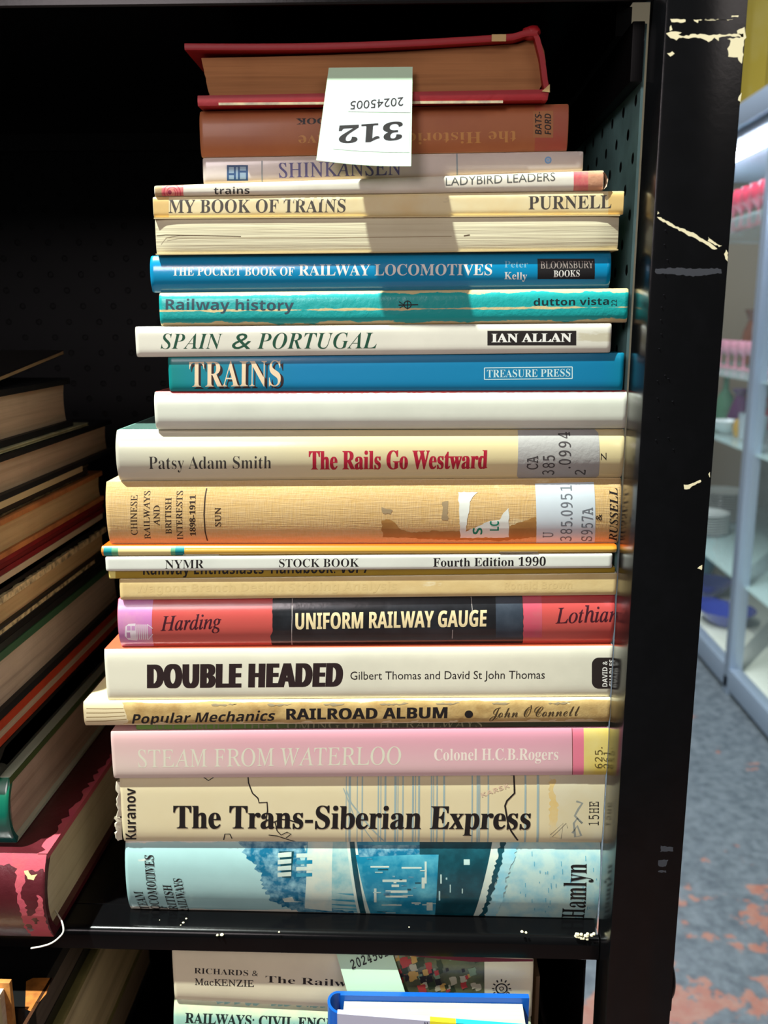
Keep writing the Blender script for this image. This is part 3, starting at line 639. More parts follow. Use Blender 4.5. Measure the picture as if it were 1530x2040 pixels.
# 16 white SPAIN & PORTUGAL
b = Book('hardback_book', 'white hardback with dark green italic capitals and black publisher block', X(271, 680), X(1217, 672), S15, S16, -.0010, .18, dustmat('white_laminate_cover', (228, 224, 208), rough=.3, wear=((206, 198, 172), .985, 60)), PGW, bulge=.0012)
GR = ink((20, 74, 52)); b.text('SPAIN', 'serifbi', (320, 695), (443, 695), (320, 665), GR, off=-.008); b.text('&', 'serifbi', (462, 695), (500, 695), (462, 664), GR, shear=.15); b.text('PORTUGAL', 'serifbi', (512, 695), (750, 694), (512, 664), GR, off=-.008)
b.rect(971, 659, 1148, 688, ink((34, 28, 26))); b.text('IAN ALLAN', 'serifb', (980, 682), (1138, 681), (980, 665), WHT, fat=.8); b.done()

# 17 scuffed turquoise paperback
TQ = mat('scuffed_turquoise', (24, 168, 166), .32, coat=.5, wear=((222, 200, 146), .66, 200), crack=.45, bump=(260, .35), coatr=.25)
b = Book('paperback_book', 'scuffed turquoise paperback with cream worn edges and cracked spine', X(317, 615, -.001), X(1252, 608, -.001), S16, S17, -.001, .12, TQ, PGX, bulge=.0022, pw=5, tb=.0005, ov=.0002)
b.text('Railway history', 'sansb', (330, 617), (585, 619), (330, 596), ink((50, 76, 88))); b.text('dutton vista', 'sansb', (1063, 609), (1213, 607), (1063, 595), ink((16, 40, 44))); b.text('22', 'sans', (1229, 610), (1229, 597), (1218, 610), ink((16, 40, 44)))
b.disc((812, 607), 8, K, ri=6); b.line([(794, 608), (833, 607)], 2.2, K); b.line([(795, 601), (806, 608), (796, 614)], 2, K); b.line([(812, 598), (812, 616)], 2, K); b.done()

# 18 blue pocket book
b = Book('hardback_book', 'glossy bright blue pocket hardback with white capitals and black publisher box', X(299, 545), X(1217, 540), S17, S18, -.0003, .13, dustmat('bright_blue_jacket', (0, 140, 190), rough=.2, coat=.8, stain=None), PGW, bulge=.0030, pw=2.8)
b.text('THE POCKET BOOK OF', 'serifb', (343, 549), (586, 549), (343, 532), WHT); b.text('RAILWAY LOCOMOTIVES', 'serifb', (595, 549), (980, 548), (595, 527), WHT)
b.text('Peter', 'serifb', (1005, 533), (1052, 533), (1005, 520), ink((116, 180, 206)), off=-.006); b.text('Kelly', 'serifb', (1005, 556), (1050, 557), (1005, 542), WHT)
b.rect(1071, 515, 1185, 556, ink((24, 22, 24))); b.text('BLOOMSBURY', 'serif', (1077, 535), (1182, 534), (1077, 521), ink((170, 158, 150))); b.text('BOOKS', 'serifb', (1103, 552), (1155, 551), (1103, 539), WHT); b.done()

# 19 page edges facing out: spine away, so the pages and the two covers show
def pages_out(name, label, xl, xr, zb, zt, Y, depth, pm, cm, tb):
    bk = object.__new__(Book); bk.xl, bk.xr, bk.Y, bk.depth, bk.bulge, bk.pw = xl, xr, Y, depth, .0002, 2
    bk.zb_, bk.zt_ = zb, zt; bk.seed = 3; bk.wob = .00022; bk.layer = 0; bk.m = MB(); xm = (xl + xr) / 2
    bk.loc = Vector((xm, Y + depth / 2, bk.zb(xm))); bk.root = thing(name, bk.loc, label, 'book', 'railway books of the tall stack')
    n = 40; k = 12; vs = []; fs = []
    for i in range(n + 1):
        x = xl + (xr - xl) * i / n
        for j in range(k + 1):
            v = j / k; z0 = bk.zb(x) + tb + .00012; z1 = bk.zt(x) - tb - .00012; z = z0 + (z1 - z0) * v
            c = .0004 * abs(2 * v - 1) ** 4 + (.0012 * (abs(2 * i / n - 1) ** 30))
            vs.append((x, bk.front(x, z) + c, z))
    q = len(vs); vs += [(x, Y + depth - .002, z) for x, y, z in vs]
    w_ = k + 1
    for i in range(n):
        for j in range(k): p = i * w_ + j; fs += [(p, p + 1, p + w_ + 1, p + w_), (q + p, q + p + 1, q + p + w_ + 1, q + p + w_)]
        for j in (0, k): p = i * w_ + j; fs.append((p, p + w_, q + p + w_, q + p))
    for i in (0, n):
        for j in range(k): p = i * w_ + j; fs.append((p, p + 1, q + p + 1, q + p))
    mb = MB(); mb.add(vs, fs, pm); bk.pb = mb
    n = 24
    for top in (0, 1):
        vs = []
        for i in range(n + 1):
            x = xl + (xr - xl) * i / n; z = bk.zt(x) - .00006 if top else bk.zb(x) + .00006; s_ = -tb if top else tb
            vs += [(x, Y - .0003, z), (x, Y - .0003, z + s_), (x, Y + depth, z + s_), (x, Y + depth, z)]
        bk.m.add(vs, [(i * 4 + j, i * 4 + (j + 1) % 4, i * 4 + 4 + (j + 1) % 4, i * 4 + 4 + j) for i in range(n) for j in range(4)] + [(0, 1, 2, 3), (n * 4, n * 4 + 1, n * 4 + 2, n * 4 + 3)], cm)
    x = [xl, xr]; vs = [(xx, yy, zf(xx) + sg * tb) for xx in x for zf, sg in ((bk.zb, 1), (bk.zt, -1)) for yy in (Y + depth - .0015, Y + depth)]
    bk.m.add(vs, [(0, 1, 3, 2), (4, 5, 7, 6), (0, 4, 5, 1), (2, 6, 7, 3), (0, 2, 6, 4), (1, 3, 7, 5)], cm)
    return bk
b = pages_out('paperback_book', 'thick paperback with cream page edges facing out above the blue pocket book', X(310, 470), X(1232, 465), S18, S19, -.0011, .13, page_mat('cream_fore_edge', (220, 212, 180), (176, 158, 124), amt=.5, freq=520), mat('buff_cover_card', (206, 184, 132), .6), .0005)
fp = mat('dark_page_fleck', (96, 78, 54), .8)
t_ = MB(); b.m, keep = b.pb, b.m
b.line([(924, 470), (930, 469), (936, 468)], 2.5, fp); b.line([(312, 470), (330, 468), (480, 471)], 1.6, fp); b.line([(330, 474), (620, 474), (900, 471)], 1.0, mat('page_gap', (150, 128, 92), .8))
b.pb.build('page_block', b.root, b.loc); keep.build('cover', b.root, b.loc)

# 20 MY BOOK OF TRAINS
b = Book('hardback_book', 'worn cream hardback with thin black capitals under the white and red picture book', X(305, 412), X(1243, 405), S19, S20, -.0004, .15, mat('worn_cream_boards', (230, 214, 168), .45, stain=(50, .5, (226, 190, 120)), bump=(130, .12), wear=((206, 190, 150), .95, 90), coat=.2), PG, bulge=.0009)
b.rect(296, 380, 336, 440, mat('yellowed_spine_end', (226, 190, 120), .5, stain=(80, .5, (206, 170, 100)))); b.rect(1212, 370, 1250, 440, MATS['yellowed_spine_end'])
b.text('MY BOOK OF TRAINS', 'serifb', (336, 424), (688, 423), (336, 398), ink((72, 66, 60))); b.text('PURNELL', 'serifb', (1053, 417), (1218, 415), (1053, 391), ink((70, 64, 60)))
sc_ = mat('scuffed_bare_card', (228, 214, 180), .6)
for q in range(9): x = 560 + q * 14 + random.uniform(-6, 6); b.patch([(x, 392), (x + 10, 393), (x + 7, 399 + random.uniform(0, 8)), (x + 2, 398)], sc_, jag=.0004)
b.done()

# 21 trains, small picture book
b = Book('hardback_book', 'slim white picture book with red worn spine ends lying askew', X(307, 380, -.001), X(1203, 358, -.001), S20, S21, -.001, .12, mat('white_matt_boards', (228, 222, 206), .5, stain=(45, .4, (206, 194, 168)), wear=((200, 176, 130), .95, 80), bump=(120, .1)), PGW, bulge=.0016, pw=4)
RP = mat('worn_red_end', (214, 98, 104), .5, stain=(120, .8, (222, 176, 140)))
b.rect(321, 350, 365, 400, RP); b.rect(300, 350, 322, 400, mat('frayed_end_card', (196, 170, 126), .8, stain=(90, .7, (140, 100, 70)), bump=(90, .8)))
b.disc((343, 384), 17, ink((196, 52, 78)), ri=15); b.disc((343, 384), 11, ink((196, 52, 78)), ri=9.5); b.line([(346, 376), (350, 384), (347, 392)], 1.6, ink((196, 52, 78))); b.disc((338, 383), 4, ink((150, 40, 66)))
b.rect(1143, 325, 1172, 392, RP); b.rect(1172, 325, 1206, 392, mat('frayed_red_end', (206, 150, 116), .8, stain=(90, .9, (196, 70, 66)), bump=(90, .9)))
b.text('trains', 'sansb', (426, 387), (497, 386), (426, 373), ink((40, 40, 40)), off=-.008); b.text('LADYBIRD LEADERS', 'sans', (888, 370), (1106, 360), (888, 353), ink((84, 86, 80)))
mb = MB(); fy = mat('frayed_cover_fibre', (222, 196, 166), .9, bump=(90, .8), stain=(120, .6, (206, 110, 96))); p = PY(1203, 358, -.001); n = 10; vs = []
for k in range(n + 1):
    a = k / n
    for j in range(8):
        t = j / 7 * math.pi; vs.append((p.x - .0006 + .0022 * math.sin(t) * (1 + .35 * mnoise.noise(Vector((k * .7, j * .9, 2)))), -.0014 + .009 * a + .0008 * mnoise.noise(Vector((k, j, 5))), p.z - .0036 * math.cos(t) - .0006))
mb.add(vs, [(k * 8 + j, k * 8 + j + 1, k * 8 + j + 9, k * 8 + j + 8) for k in range(n) for j in range(7)], fy); b.part(mb, 'frayed_corner', 'frayed red and cream corner')
b.done()

# 22 pale bullet train book, set back
b = Book('paperback_book', 'pale grey-white paperback with purple capitals and small blue square emblem', X(405, 342, .003), X(1161, 322, .003), S21, S22, .002, .15, dustmat('pale_jacket_film', (226, 212, 200), rough=.25, coat=.6), PGW, bulge=.0010, tb=.0006, ov=.0005)
PU = ink((104, 98, 150)); b.text('SHINKANSEN', 'serif', (556, 354), (798, 348), (556, 325), PU, fat=.4)
b.rect(452, 329, 494, 360, ink((46, 84, 130))); pb_ = ink((150, 176, 196)); b.rect(456, 333, 466, 345, pb_); b.rect(470, 333, 474, 357, pb_); b.rect(478, 332, 490, 340, pb_); b.rect(478, 344, 490, 357, pb_); b.rect(456, 349, 466, 357, pb_)
gy = ink((150, 160, 164)); b.line([(522, 320), (522, 366)], 2.2, gy); b.line([(910, 300), (911, 350)], 3, gy); b.disc((1092, 319), 6.5, ink((120, 170, 220)), ri=4); b.disc((1092, 319), 3, ink((150, 190, 226))); b.done()

# 23 brown book with upside-down title
b = Book('hardback_book', 'brown cloth hardback with upside-down gilt title behind the price slip', X(397, 265), X(1133, 252), S22, S23, .0005, .15, mat('brown_jacket', (178, 106, 62), .5, coat=.15, stain=(50, .5, (160, 88, 52)), wear=((206, 150, 96), .97, 60)), PG, bulge=.0022, pw=3.5)
GD = ink((206, 146, 80)); b.text('the Historic Locomotive', 'serifb', (1028, 261), (594, 270), (1028, 283), GD, off=-.006); b.text('BOOK', 'serifb', (668, 234), (590, 236), (668, 246), K, off=.012)
b.rect(1066, 200, 1140, 310, mat('red_brown_end', (176, 84, 64), .45, stain=(60, .5, (166, 110, 66)))); b.rect(1062, 220, 1102, 274, mat('tan_panel', (176, 116, 68), .5))
b.text('BATS-', 'sansb', (1079, 268), (1079, 222), (1066, 268), K, shear=.15); b.text('FORD', 'sansb', (1098, 268), (1098, 226), (1085, 268), K, shear=.15); b.done()

# 24 red book lying with its page edges out and spine to the right
RC = mat('worn_red_cloth', (160, 16, 26), .5, stain=(40, .5, (150, 22, 34)), bump=(300, .2)); BP = page_mat('browned_page_edge', (176, 122, 78), (120, 78, 48), amt=.7, freq=560)
zB = seam(400, 216, 1085, 204); a = PY(400, 184, 0); zTL = PY(372, 92, 0).z; zTR = PY(1060, 70, 0).z
loc = Vector((-.02, .07, PY(750, 212, 0).z)); root = thing('hardback_book', loc, 'thick worn red hardback with browned page edges topping the tall stack', 'book', 'railway books of the tall stack')
xl = X(398, 200); xr = X(1092, 180); tb = .0026; m = MB(); n = 30
def zb24(x): (p, q), (r_, s_) = zB; return q + (s_ - q) * (x - p) / (r_ - p)
def zt24(x): t = (x - X(372, 92)) / (X(1060, 70) - X(372, 92)); return zTL + (zTR - zTL) * t - .0016 * math.sin(math.pi * min(max(t, 0), 1)) + (.0012 if t > .97 else 0)
def sheet(m, xa, xb, zf, th, y0, y1, mt, tilt=0):
    vs = []
    for i in range(n + 1):
        x = xa + (xb - xa) * i / n; z = zf(x); dz = tilt
        vs += [(x, y0, z), (x, y0 - .0004, z + th * .5), (x, y0, z + th), (x, y1, z + th), (x, y1, z)]
    m.add(vs, [(i * 5 + j, i * 5 + (j + 1) % 5, i * 5 + 5 + (j + 1) % 5, i * 5 + 5 + j) for i in range(n) for j in range(5)] + [tuple(range(5)), tuple(range(n * 5, n * 5 + 5))], mt)
y0, y1 = -.004, .15
sheet(m, xl, xr - .001, lambda x: zb24(x) + .0001, tb + .0016, y0, y1, RC)
sheet(m, X(372, 90), X(1068, 70), lambda x: zt24(x) - tb, tb, y0, y1, RC)
pts = [(X(1062, 66), zt24(X(1062, 66)) + .0004), (X(1073, 80), zt24(xr) - .0035), (X(1083, 110), zt24(xr) - .011), (X(1089, 150), zt24(xr) - .020), (X(1092, 182), zb24(xr) + .0045), (X(1088, 205), zb24(xr) + .0001)]
vs = []; th = .0022
for i, (x, z) in enumerate(pts): vs += [(x, y0, z), (x - th, y0, z - .0002), (x - th, y1, z - .0002), (x, y1, z)]
m.add(vs, [(i * 4 + j, i * 4 + (j + 1) % 4, i * 4 + 4 + (j + 1) % 4, i * 4 + 4 + j) for i in range(len(pts) - 1) for j in range(4)] + [(0, 1, 2, 3), (20, 21, 22, 23)], RC)
kn = bmesh.new(); bmesh.ops.create_icosphere(kn, subdivisions=2, radius=.0034)
for v in kn.verts: v.co = Vector((v.co.x * 1.2, v.co.y, v.co.z * .9)) * (1 + .3 * mnoise.noise(v.co * 600))
m.bm(kn, RC, Matrix.Translation((X(1058, 72), y0 + .003, zt24(X(1058, 72)) - .0006)))
bare = mat('exposed_board', (206, 176, 120), .8); labp = mat('underside_paper_label', (206, 190, 150), .6, stain=(150, .8, (120, 110, 110)))
x0 = X(440, 214); m.box((x0, y0 - .0006, zb24(x0) + .0002), (X(1000, 206), y0 - .0001, zb24(x0) + .0012), labp)
x0 = X(1076, 195); m.add([(x0, y0 - .0007, zb24(x0) + .0034), (X(1092, 175), y0 - .0007, zb24(x0) + .0062), (X(1092, 190), y0 - .0007, zb24(x0) + .003)], [(0, 1, 2)], bare)
x0 = X(978, 76); m.box((x0, y0 - .0006, zt24(x0) - tb), (x0 + .006, y0 - .0001, zt24(x0) + .0001), bare)
m.build('cover', root, loc)
m = MB(); xa, xb = X(402, 150), X(1078, 130); vs = []; k = 10
for i in range(n + 1):
    for j in range(k + 1):
        v = j / k; sk = .0030 * (1 - v) * (1 - i / n) + (i / n) * .0028 * (4 * v * (1 - v) - .3) ; x = xa + sk + (xb - xa) * i / n + .0003 * mnoise.noise(Vector((j * 1.3, i * .2, 4)))
        zz0 = zb24(x) + tb + .0018; zz1 = zt24(x) - tb - .0004 - .0016 * (1 - i / n) ** 2; vs.append((x, .0004 + .0005 * mnoise.noise(Vector((x * 30, v * 6, 1))), zz0 + (zz1 - zz0) * v))
q = len(vs); vs += [(x, y1 - .003, z) for x, y, z in vs]; w_ = k + 1; fs = []
for i in range(n):
    for j in range(k): p = i * w_ + j; fs += [(p, p + 1, p + w_ + 1, p + w_), (q + p, q + p + 1, q + p + w_ + 1, q + p + w_)]
    for j in (0, k): p = i * w_ + j; fs.append((p, p + w_, q + p + w_, q + p))
for i in (0, n):
    for j in range(k): p = i * w_ + j; fs.append((p, p + 1, q + p + 1, q + p))
m.add(vs, fs, BP); m.build('page_block', root, loc)

# lot slip tucked under the red book's cover and hanging in front
CARD = mat('pale_green_slip', (196, 226, 194), .6, bump=(200, .05)); STK = mat('white_number_sticker', (214, 224, 226), .5)
prof = [(0.0, -.0050), (.15, -.0062), (.35, -.0085), (.6, -.0110), (.8, -.0132), (.93, -.0148), (1, -.0158)]
def card_pt(u, v, lift=0):
    for (a, ya), (b_, yb) in zip(prof, prof[1:]):
        if v <= b_ + 1e-6: Y = ya + (yb - ya) * (v - a) / (b_ - a); break
    Y -= lift
    L = Vector((655 + (630 - 655) * v, 135 + (319 - 135) * v)); R = Vector((822 + (819 - 822) * v, 133 + (331 - 133) * v))
    p = L.lerp(R, u) + Vector((0, 4 * math.sin(math.pi * u) * v * v)); return PY(p.x, p.y, Y)
def slip(name, label, fn, stickers, texts):
    m = MB(); N = 14; vs = [fn(i / N, j / N) for j in range(N + 1) for i in range(N + 1)]
    vs += [fn(i / N, j / N, -.0003) for j in range(N + 1) for i in range(N + 1)]; w_ = N + 1; q = w_ * w_
    fs = [(o + j * w_ + i, o + j * w_ + i + 1, o + (j + 1) * w_ + i + 1, o + (j + 1) * w_ + i) for o in (0, q) for j in range(N) for i in range(N)]
    for i in range(N):
        for p, d in ((i, 1), (N * w_ + i, 1), (i * w_, w_), (i * w_ + N, w_)): fs.append((p, p + d, q + p + d, q + p))
    m.add(vs, fs, CARD)
    for (u0, v0, u1, v1) in stickers:
        vs = [fn(u0 + (u1 - u0) * i / 8, v0 + (v1 - v0) * j / 8, .00012) for j in range(9) for i in range(9)]
        m.add(vs, [(j * 9 + i, j * 9 + i + 1, j * 9 + i + 10, j * 9 + i + 9) for j in range(8) for i in range(8)], STK)
    for t, st, off, u0, v0, u1, v1, up in texts:   # baseline start, end; cap rise in v
        vs, f = glyphs(t, st, off); H = cap_h(st, off); x0 = min(x for x, y in vs); x1 = max(x for x, y in vs)
        m.add([fn(u0 + (u1 - u0) * (x - x0) / (x1 - x0), v0 + (v1 - v0) * (x - x0) / (x1 - x0) + up * y / H, .00022) for x, y in vs], f, K)
    o = m.build(name, None, tuple(fn(.5, .5)), 60); tag(o, label, 'price tag', 'lot slips'); return o
slip('lot_slip', 'pale green paper slip numbered 312 hanging upside down from the red book', card_pt, [(.28, .27, .98, .46), (.16, .52, .98, .86)],
     [('20245005', 'sans', 0, .90, .305, .30, .355, .085), ('312', 'serifbi', .01, .90, .55, .20, .615, .17)])

# ------------------------------------------------------------------ the shadowed stack on the left, book ends towards us
LG = 'books of the shadowed left stack'
LX = -.206
def zl(y, X_=LX): return PX(0, y, X_).z
def flat(z): return ((-.5, z), (.1, z))
BLK = mat('black_board_cloth', (22, 24, 26), .55, bump=(250, .2), stain=(60, .5, (40, 44, 46))); BR = page_mat('brown_cut_pages', (214, 190, 160), (150, 122, 94), amt=.7)
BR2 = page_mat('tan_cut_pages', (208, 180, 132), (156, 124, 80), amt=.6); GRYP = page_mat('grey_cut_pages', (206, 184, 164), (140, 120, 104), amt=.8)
def left(label, yt, yb_, far, case, pages, X_=LX, Yf=-.02, tb=.0026, ov=.003, name='hardback_book', xw=.24, bulge=.003, pw=2.5):
    zt, zb = zl(yt, X_), zl(yb_, X_)
    yfar = PX(far[0], far[1], X_).y
    return Book(name, label, X_ - xw, X_, flat(zb), flat(zt), Yf, max(.09, yfar - Yf), case, pages, bulge=bulge, pw=pw, tb=tb, ov=ov, group=LG)
# red leather book at the bottom
RLE = mat('oxblood_leather', (74, 16, 24), .38, stain=(60, .5, (104, 34, 44)), bump=(220, .35), coat=.25)
PKW = mat('scuffed_pink_leather', (186, 74, 90), .7, stain=(90, .7, (190, 92, 88)), bump=(160, .5)); CRB = mat('bare_cream_board', (226, 204, 140), .8)
RX = -.1815; rzt = .0475
b = Book('hardback_book', 'worn oxblood leather book with pink scuffed spine lowest in the left stack', RX - .27, RX, flat(0), flat(rzt), -.0270, .205, RLE, page_mat('cream_cut_pages', (214, 196, 160), (170, 146, 110), amt=.5), bulge=.0075, pw=2.2, tb=.0034, ov=.0034, group=LG)
P_ = lambda pts: b.patch(pts, PKW, jag=.0008)
P_([(24, 1730), (38, 1700), (90, 1690), (120, 1715), (105, 1760), (80, 1740), (48, 1745), (45, 1770), (84, 1790), (90, 1830), (96, 1880), (110, 1905), (55, 1905), (44, 1850), (42, 1820), (34, 1790), (28, 1760)])
P_([(-20, 1690), (40, 1695), (30, 1740), (15, 1735), (-20, 1730)])
for pts in ([(42, 1770), (52, 1764), (72, 1772), (76, 1800), (66, 1822), (54, 1826), (50, 1800), (42, 1790)], [(60, 1834), (72, 1830), (78, 1838), (66, 1846)], [(46, 1850), (58, 1846), (62, 1862), (52, 1868)]): b.patch(pts, RLE, jag=.0009)
b.patch([(42, 1743), (50, 1742), (58, 1750), (70, 1748), (64, 1758), (52, 1756)], CRB, jag=.0003); b.patch([(64, 1702), (78, 1696), (92, 1704), (88, 1716), (74, 1714)], CRB, jag=.0004)
def topstrip(bk, mt, wd, y0, y1, jag):
    vs = []; n = 60
    for i in range(n + 1):
        y = y0 + (y1 - y0) * i / n; z = bk.zt(0) - .00002
        vs += [(bk.xr - wd * (1 - .5 * i / n) * random.uniform(1 - jag, 1 + jag), y, z + .0001), (bk.xr + .0001, y, z + .0001), (bk.xr + .0001, y, z - .0033)]
    bk.m.add(vs, [(i * 3 + j, i * 3 + j + 1, i * 3 + j + 4, i * 3 + j + 3) for i in range(n) for j in (0, 1)], mt)
topstrip(b, PKW, .0036, -.020, .17, .6)
mb = MB(); pts = [PY(*q) for q in ((62, 1889, -.030), (80, 1886, -.031), (100, 1880, -.031), (115, 1870, -.030), (126, 1856, -.028), (124, 1838, -.024), (117, 1825, -.018), (110, 1814, -.010))]
sm_ = []
for i in range(len(pts) - 1):
    p0, p1, p2, p3 = pts[max(i - 1, 0)], pts[i], pts[i + 1], pts[min(i + 2, len(pts) - 1)]
    for k in range(5): t = k / 5; sm_.append(.5 * ((2 * p1) + (p2 - p0) * t + (2 * p0 - 5 * p1 + 4 * p2 - p3) * t * t + (3 * p1 - p0 - 3 * p2 + p3) * t ** 3))
mb.tube(sm_ + [pts[-1]], .00042, mat('white_thread', (226, 220, 208), .8)); b.part(mb, 'loose_thread', 'white loose binding thread')
b.done()
# green spine book
GX = -.2005
GSP = mat('green_jacket', (0, 104, 96), .25, coat=.7, ramp_v=([(0, (0, 96, 92)), (1, (20, 112, 60))], .6), wear=((206, 214, 190), .985, 90)); 
b = Book('hardback_book', 'thick book with glossy green jacket standing proud above the oxblood leather book', GX - .25, GX, flat(rzt), flat(.0842), -.0175, .19, GSP, page_mat('ribbed_grey_pages', (210, 182, 160), (136, 112, 92), amt=.9, freq=260), bulge=.0065, pw=2.2, tb=.0022, ov=.0026, group=LG)
topstrip(b, mat('olive_jacket_fold', (70, 92, 40), .4, coat=.3), .0004, -.013, .16, .2)
b.done()
zprev = .0842
def stackbook(label, ytop, far, case, pages, **k):
    global zprev
    X_ = k.get('X_', LX); zt = zl(ytop, X_); yfar = PX(far[0], far[1], X_).y
    Yf = k.get('Yf', -.018); bk = Book(k.get('name', 'hardback_book'), label, X_ - k.get('xw', .24), X_, flat(zprev), flat(zt), Yf, max(.10, yfar - Yf), case, pages, bulge=.003, pw=2.5, tb=k.get('tb', .0026), ov=k.get('ov', .003), group=LG)
    zprev = zt; return bk
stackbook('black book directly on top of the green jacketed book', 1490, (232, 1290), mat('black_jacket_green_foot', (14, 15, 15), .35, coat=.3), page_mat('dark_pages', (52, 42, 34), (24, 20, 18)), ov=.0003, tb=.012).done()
b = stackbook('thin orange-red board book between black covers in the left stack', 1438, (236, 1216), mat('orange_red_board', (206, 70, 36), .5, stain=(60, .4, (150, 44, 26))), BR, name='thin_book', ov=-.0002, tb=.0045); b.done()
b = stackbook('thick book with greyish pages and a dark green upper board', 1300, (240, 1130), mat('green_black_boards', (30, 44, 38), .5, ramp_v=([(0, (24, 26, 28)), (.6, (26, 30, 30)), (1, (52, 92, 62))], 1)), GRYP, tb=.0045); b.done()
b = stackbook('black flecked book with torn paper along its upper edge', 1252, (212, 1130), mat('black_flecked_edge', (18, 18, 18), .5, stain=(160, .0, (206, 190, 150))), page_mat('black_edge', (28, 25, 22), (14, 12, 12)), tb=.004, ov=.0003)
topstrip(b, mat('torn_fleck_paper', (216, 196, 150), .8, stain=(260, 1.0, (14, 13, 13))), .0012, .0, .14, .8); b.done()
b = stackbook('brown-paged book with a torn cream jacket edge', 1192, (212, 1056), mat('torn_dark_jacket', (30, 26, 22), .5), BR2, X_=LX + .002, tb=.002, ov=.002)
topstrip(b, mat('torn_cream_jacket_edge', (232, 212, 162), .8, stain=(200, .9, (44, 36, 28))), .0025, -.01, .16, .7); b.done()
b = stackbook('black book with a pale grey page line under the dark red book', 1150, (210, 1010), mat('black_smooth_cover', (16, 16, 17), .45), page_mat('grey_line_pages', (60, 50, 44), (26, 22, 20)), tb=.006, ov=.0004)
topstrip(b, mat('pale_grey_cover_edge', (200, 184, 154), .7), .0008, -.01, .16, .2); b.done()
b = stackbook('thin dark red book beneath the orange-edged tan book', 1113, (206, 1000), mat('dark_red_cover', (140, 34, 38), .5, stain=(40, .6, (70, 18, 22))), page_mat('red_sprayed_pages', (120, 34, 34), (80, 20, 22)), ov=.0006, tb=.003); b.done()
b = stackbook('tan-paged book with worn orange boards in the left stack', 1036, (204, 944), mat('worn_orange_boards', (206, 134, 76), .6, stain=(70, .6, (120, 70, 40)), bump=(120, .3)), BR2, X_=LX + .002, tb=.0030, ov=.0018); b.done()
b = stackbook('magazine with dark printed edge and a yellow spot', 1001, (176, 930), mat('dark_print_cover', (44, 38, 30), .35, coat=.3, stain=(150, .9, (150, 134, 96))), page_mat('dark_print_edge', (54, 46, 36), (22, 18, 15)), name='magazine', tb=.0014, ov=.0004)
q = PX(97, 974, LX); b.m.lathe([(0, .0001), (.0022, .0001), (.0024, -.0003)], mat('yellow_print_spot', (190, 176, 104), .5), (b.xr - .002, q.y, b.zt(0)), 10)
topstrip(b, mat('pale_page_edge', (206, 186, 140), .7), .0006, -.015, .13, .2); b.done()
b = stackbook('thick black book with brown pages below the pale-edged booklet', 909, (222, 830), BLK, BR, tb=.0030, ov=.0035); b.done()
b = stackbook('thin booklet with pale printed cover between two black books', 897, (176, 838), mat('pale_print_cover', (232, 226, 178), .5, stain=(120, .6, (120, 120, 96))), page_mat('pale_thin_pages', (170, 160, 122), (120, 110, 80)), name='booklet', X_=LX - .002, tb=.0006, ov=.0004); b.done()
b = stackbook('thick dark book with brown pages near the top of the left stack', 776, (139, 752), BLK, BR, X_=LX - .004, tb=.0036, ov=.003); b.done()
# lifted thin booklet on top
a, c_ = PX(0, 750, LX - .006), PX(118, 702, LX - .006); ang = math.atan2(c_.z - a.z, c_.y - a.y); Lh = (c_ - a).length
b = Book('booklet', 'thin pale-edged booklet lifting at the back on top of the left stack', LX - .2, LX - .006, flat(0), flat(.0028), 0, Lh + .04, mat('black_limp_cover', (24, 22, 20), .5), page_mat('pale_brown_leaf_edge', (156, 132, 96), (112, 92, 64)), bulge=.0003, tb=.0004, ov=.0001, group=LG)
b.done(); d_ = Vector((0, math.cos(ang), math.sin(ang)))
b.root.rotation_euler.x = ang; b.root.location = Vector((LX - .1, c_.y, c_.z)) - d_ * ((Lh + .04) / 2) - Vector((0, 0, .0014))

# ------------------------------------------------------------------ the shelf below
LOW = -.190
shelf_board(LOW).build('lower_shelf', unit, UL)
G2 = 'books of the stack on the lower shelf'
def seamY(a, bq, Y): return seam(a[0], a[1], bq[0], bq[1], Y)
xl, xr = X(345, 1950, -.008), X(1062, 1950, -.008)
sM = seamY((345, 1994), (1062, 2030), -.008); sT = ((xl, -.0132), (xr, -.0165)); sN = ((xl, -.092), (xr, -.094))
b = Book('hardback_book', 'cream hardback with black serif author names on the lower shelf just under the shelf lip', xl, xr, sM, sT, -.008, .17, dustmat('cream_lower_jacket', (232, 222, 190)), PG, bulge=.0012, group=G2)
b.text('RICHARDS &', 'serifb', (387, 1939), (514, 1945), (387, 1928), K, off=-.006); b.text('MacKENZIE', 'serif', (388, 1962), (506, 1966), (388, 1949), K, off=.012); b.text('The Railway Station', 'serifb', (529, 1957), (852, 1974), (529, 1944), K, off=-.006)
b.patch([(780, 1880), (965, 1885), (965, 1985), (780, 1975)], mat('crowd_picture', (96, 100, 66), .4, stain=(90, .9, (60, 56, 44)), coat=.3))
pc = [ink(c) for c in ((170, 60, 56), (176, 168, 140), (52, 62, 40), (190, 150, 80), (120, 140, 110), (44, 40, 38))]
for q in range(70):
    x, y = random.uniform(785, 955), random.uniform(1900, 1972); r_ = random.uniform(3, 10); b.patch([(x - r_, y - r_ * .7), (x + r_ * .6, y - r_), (x + r_, y + r_ * .6), (x - r_ * .5, y + r_ * 1.2)], random.choice(pc), jag=.0004)
b.patch([(700, 1890), (1064, 1900), (1064, 1917), (940, 1917), (700, 1896)], ink((104, 28, 44)))
b.disc((999, 1969), 14, K, ri=11); b.disc((999, 1969), 5.5, K, ri=3.5)
for q in range(12): a_ = q * math.pi / 6; b.line([(999 + 14 * math.cos(a_), 1969 + 14 * math.sin(a_)), (999 + 19 * math.cos(a_), 1969 + 19 * math.sin(a_))], 3, K)
b.done()
xq = X(345, 2030, .0)
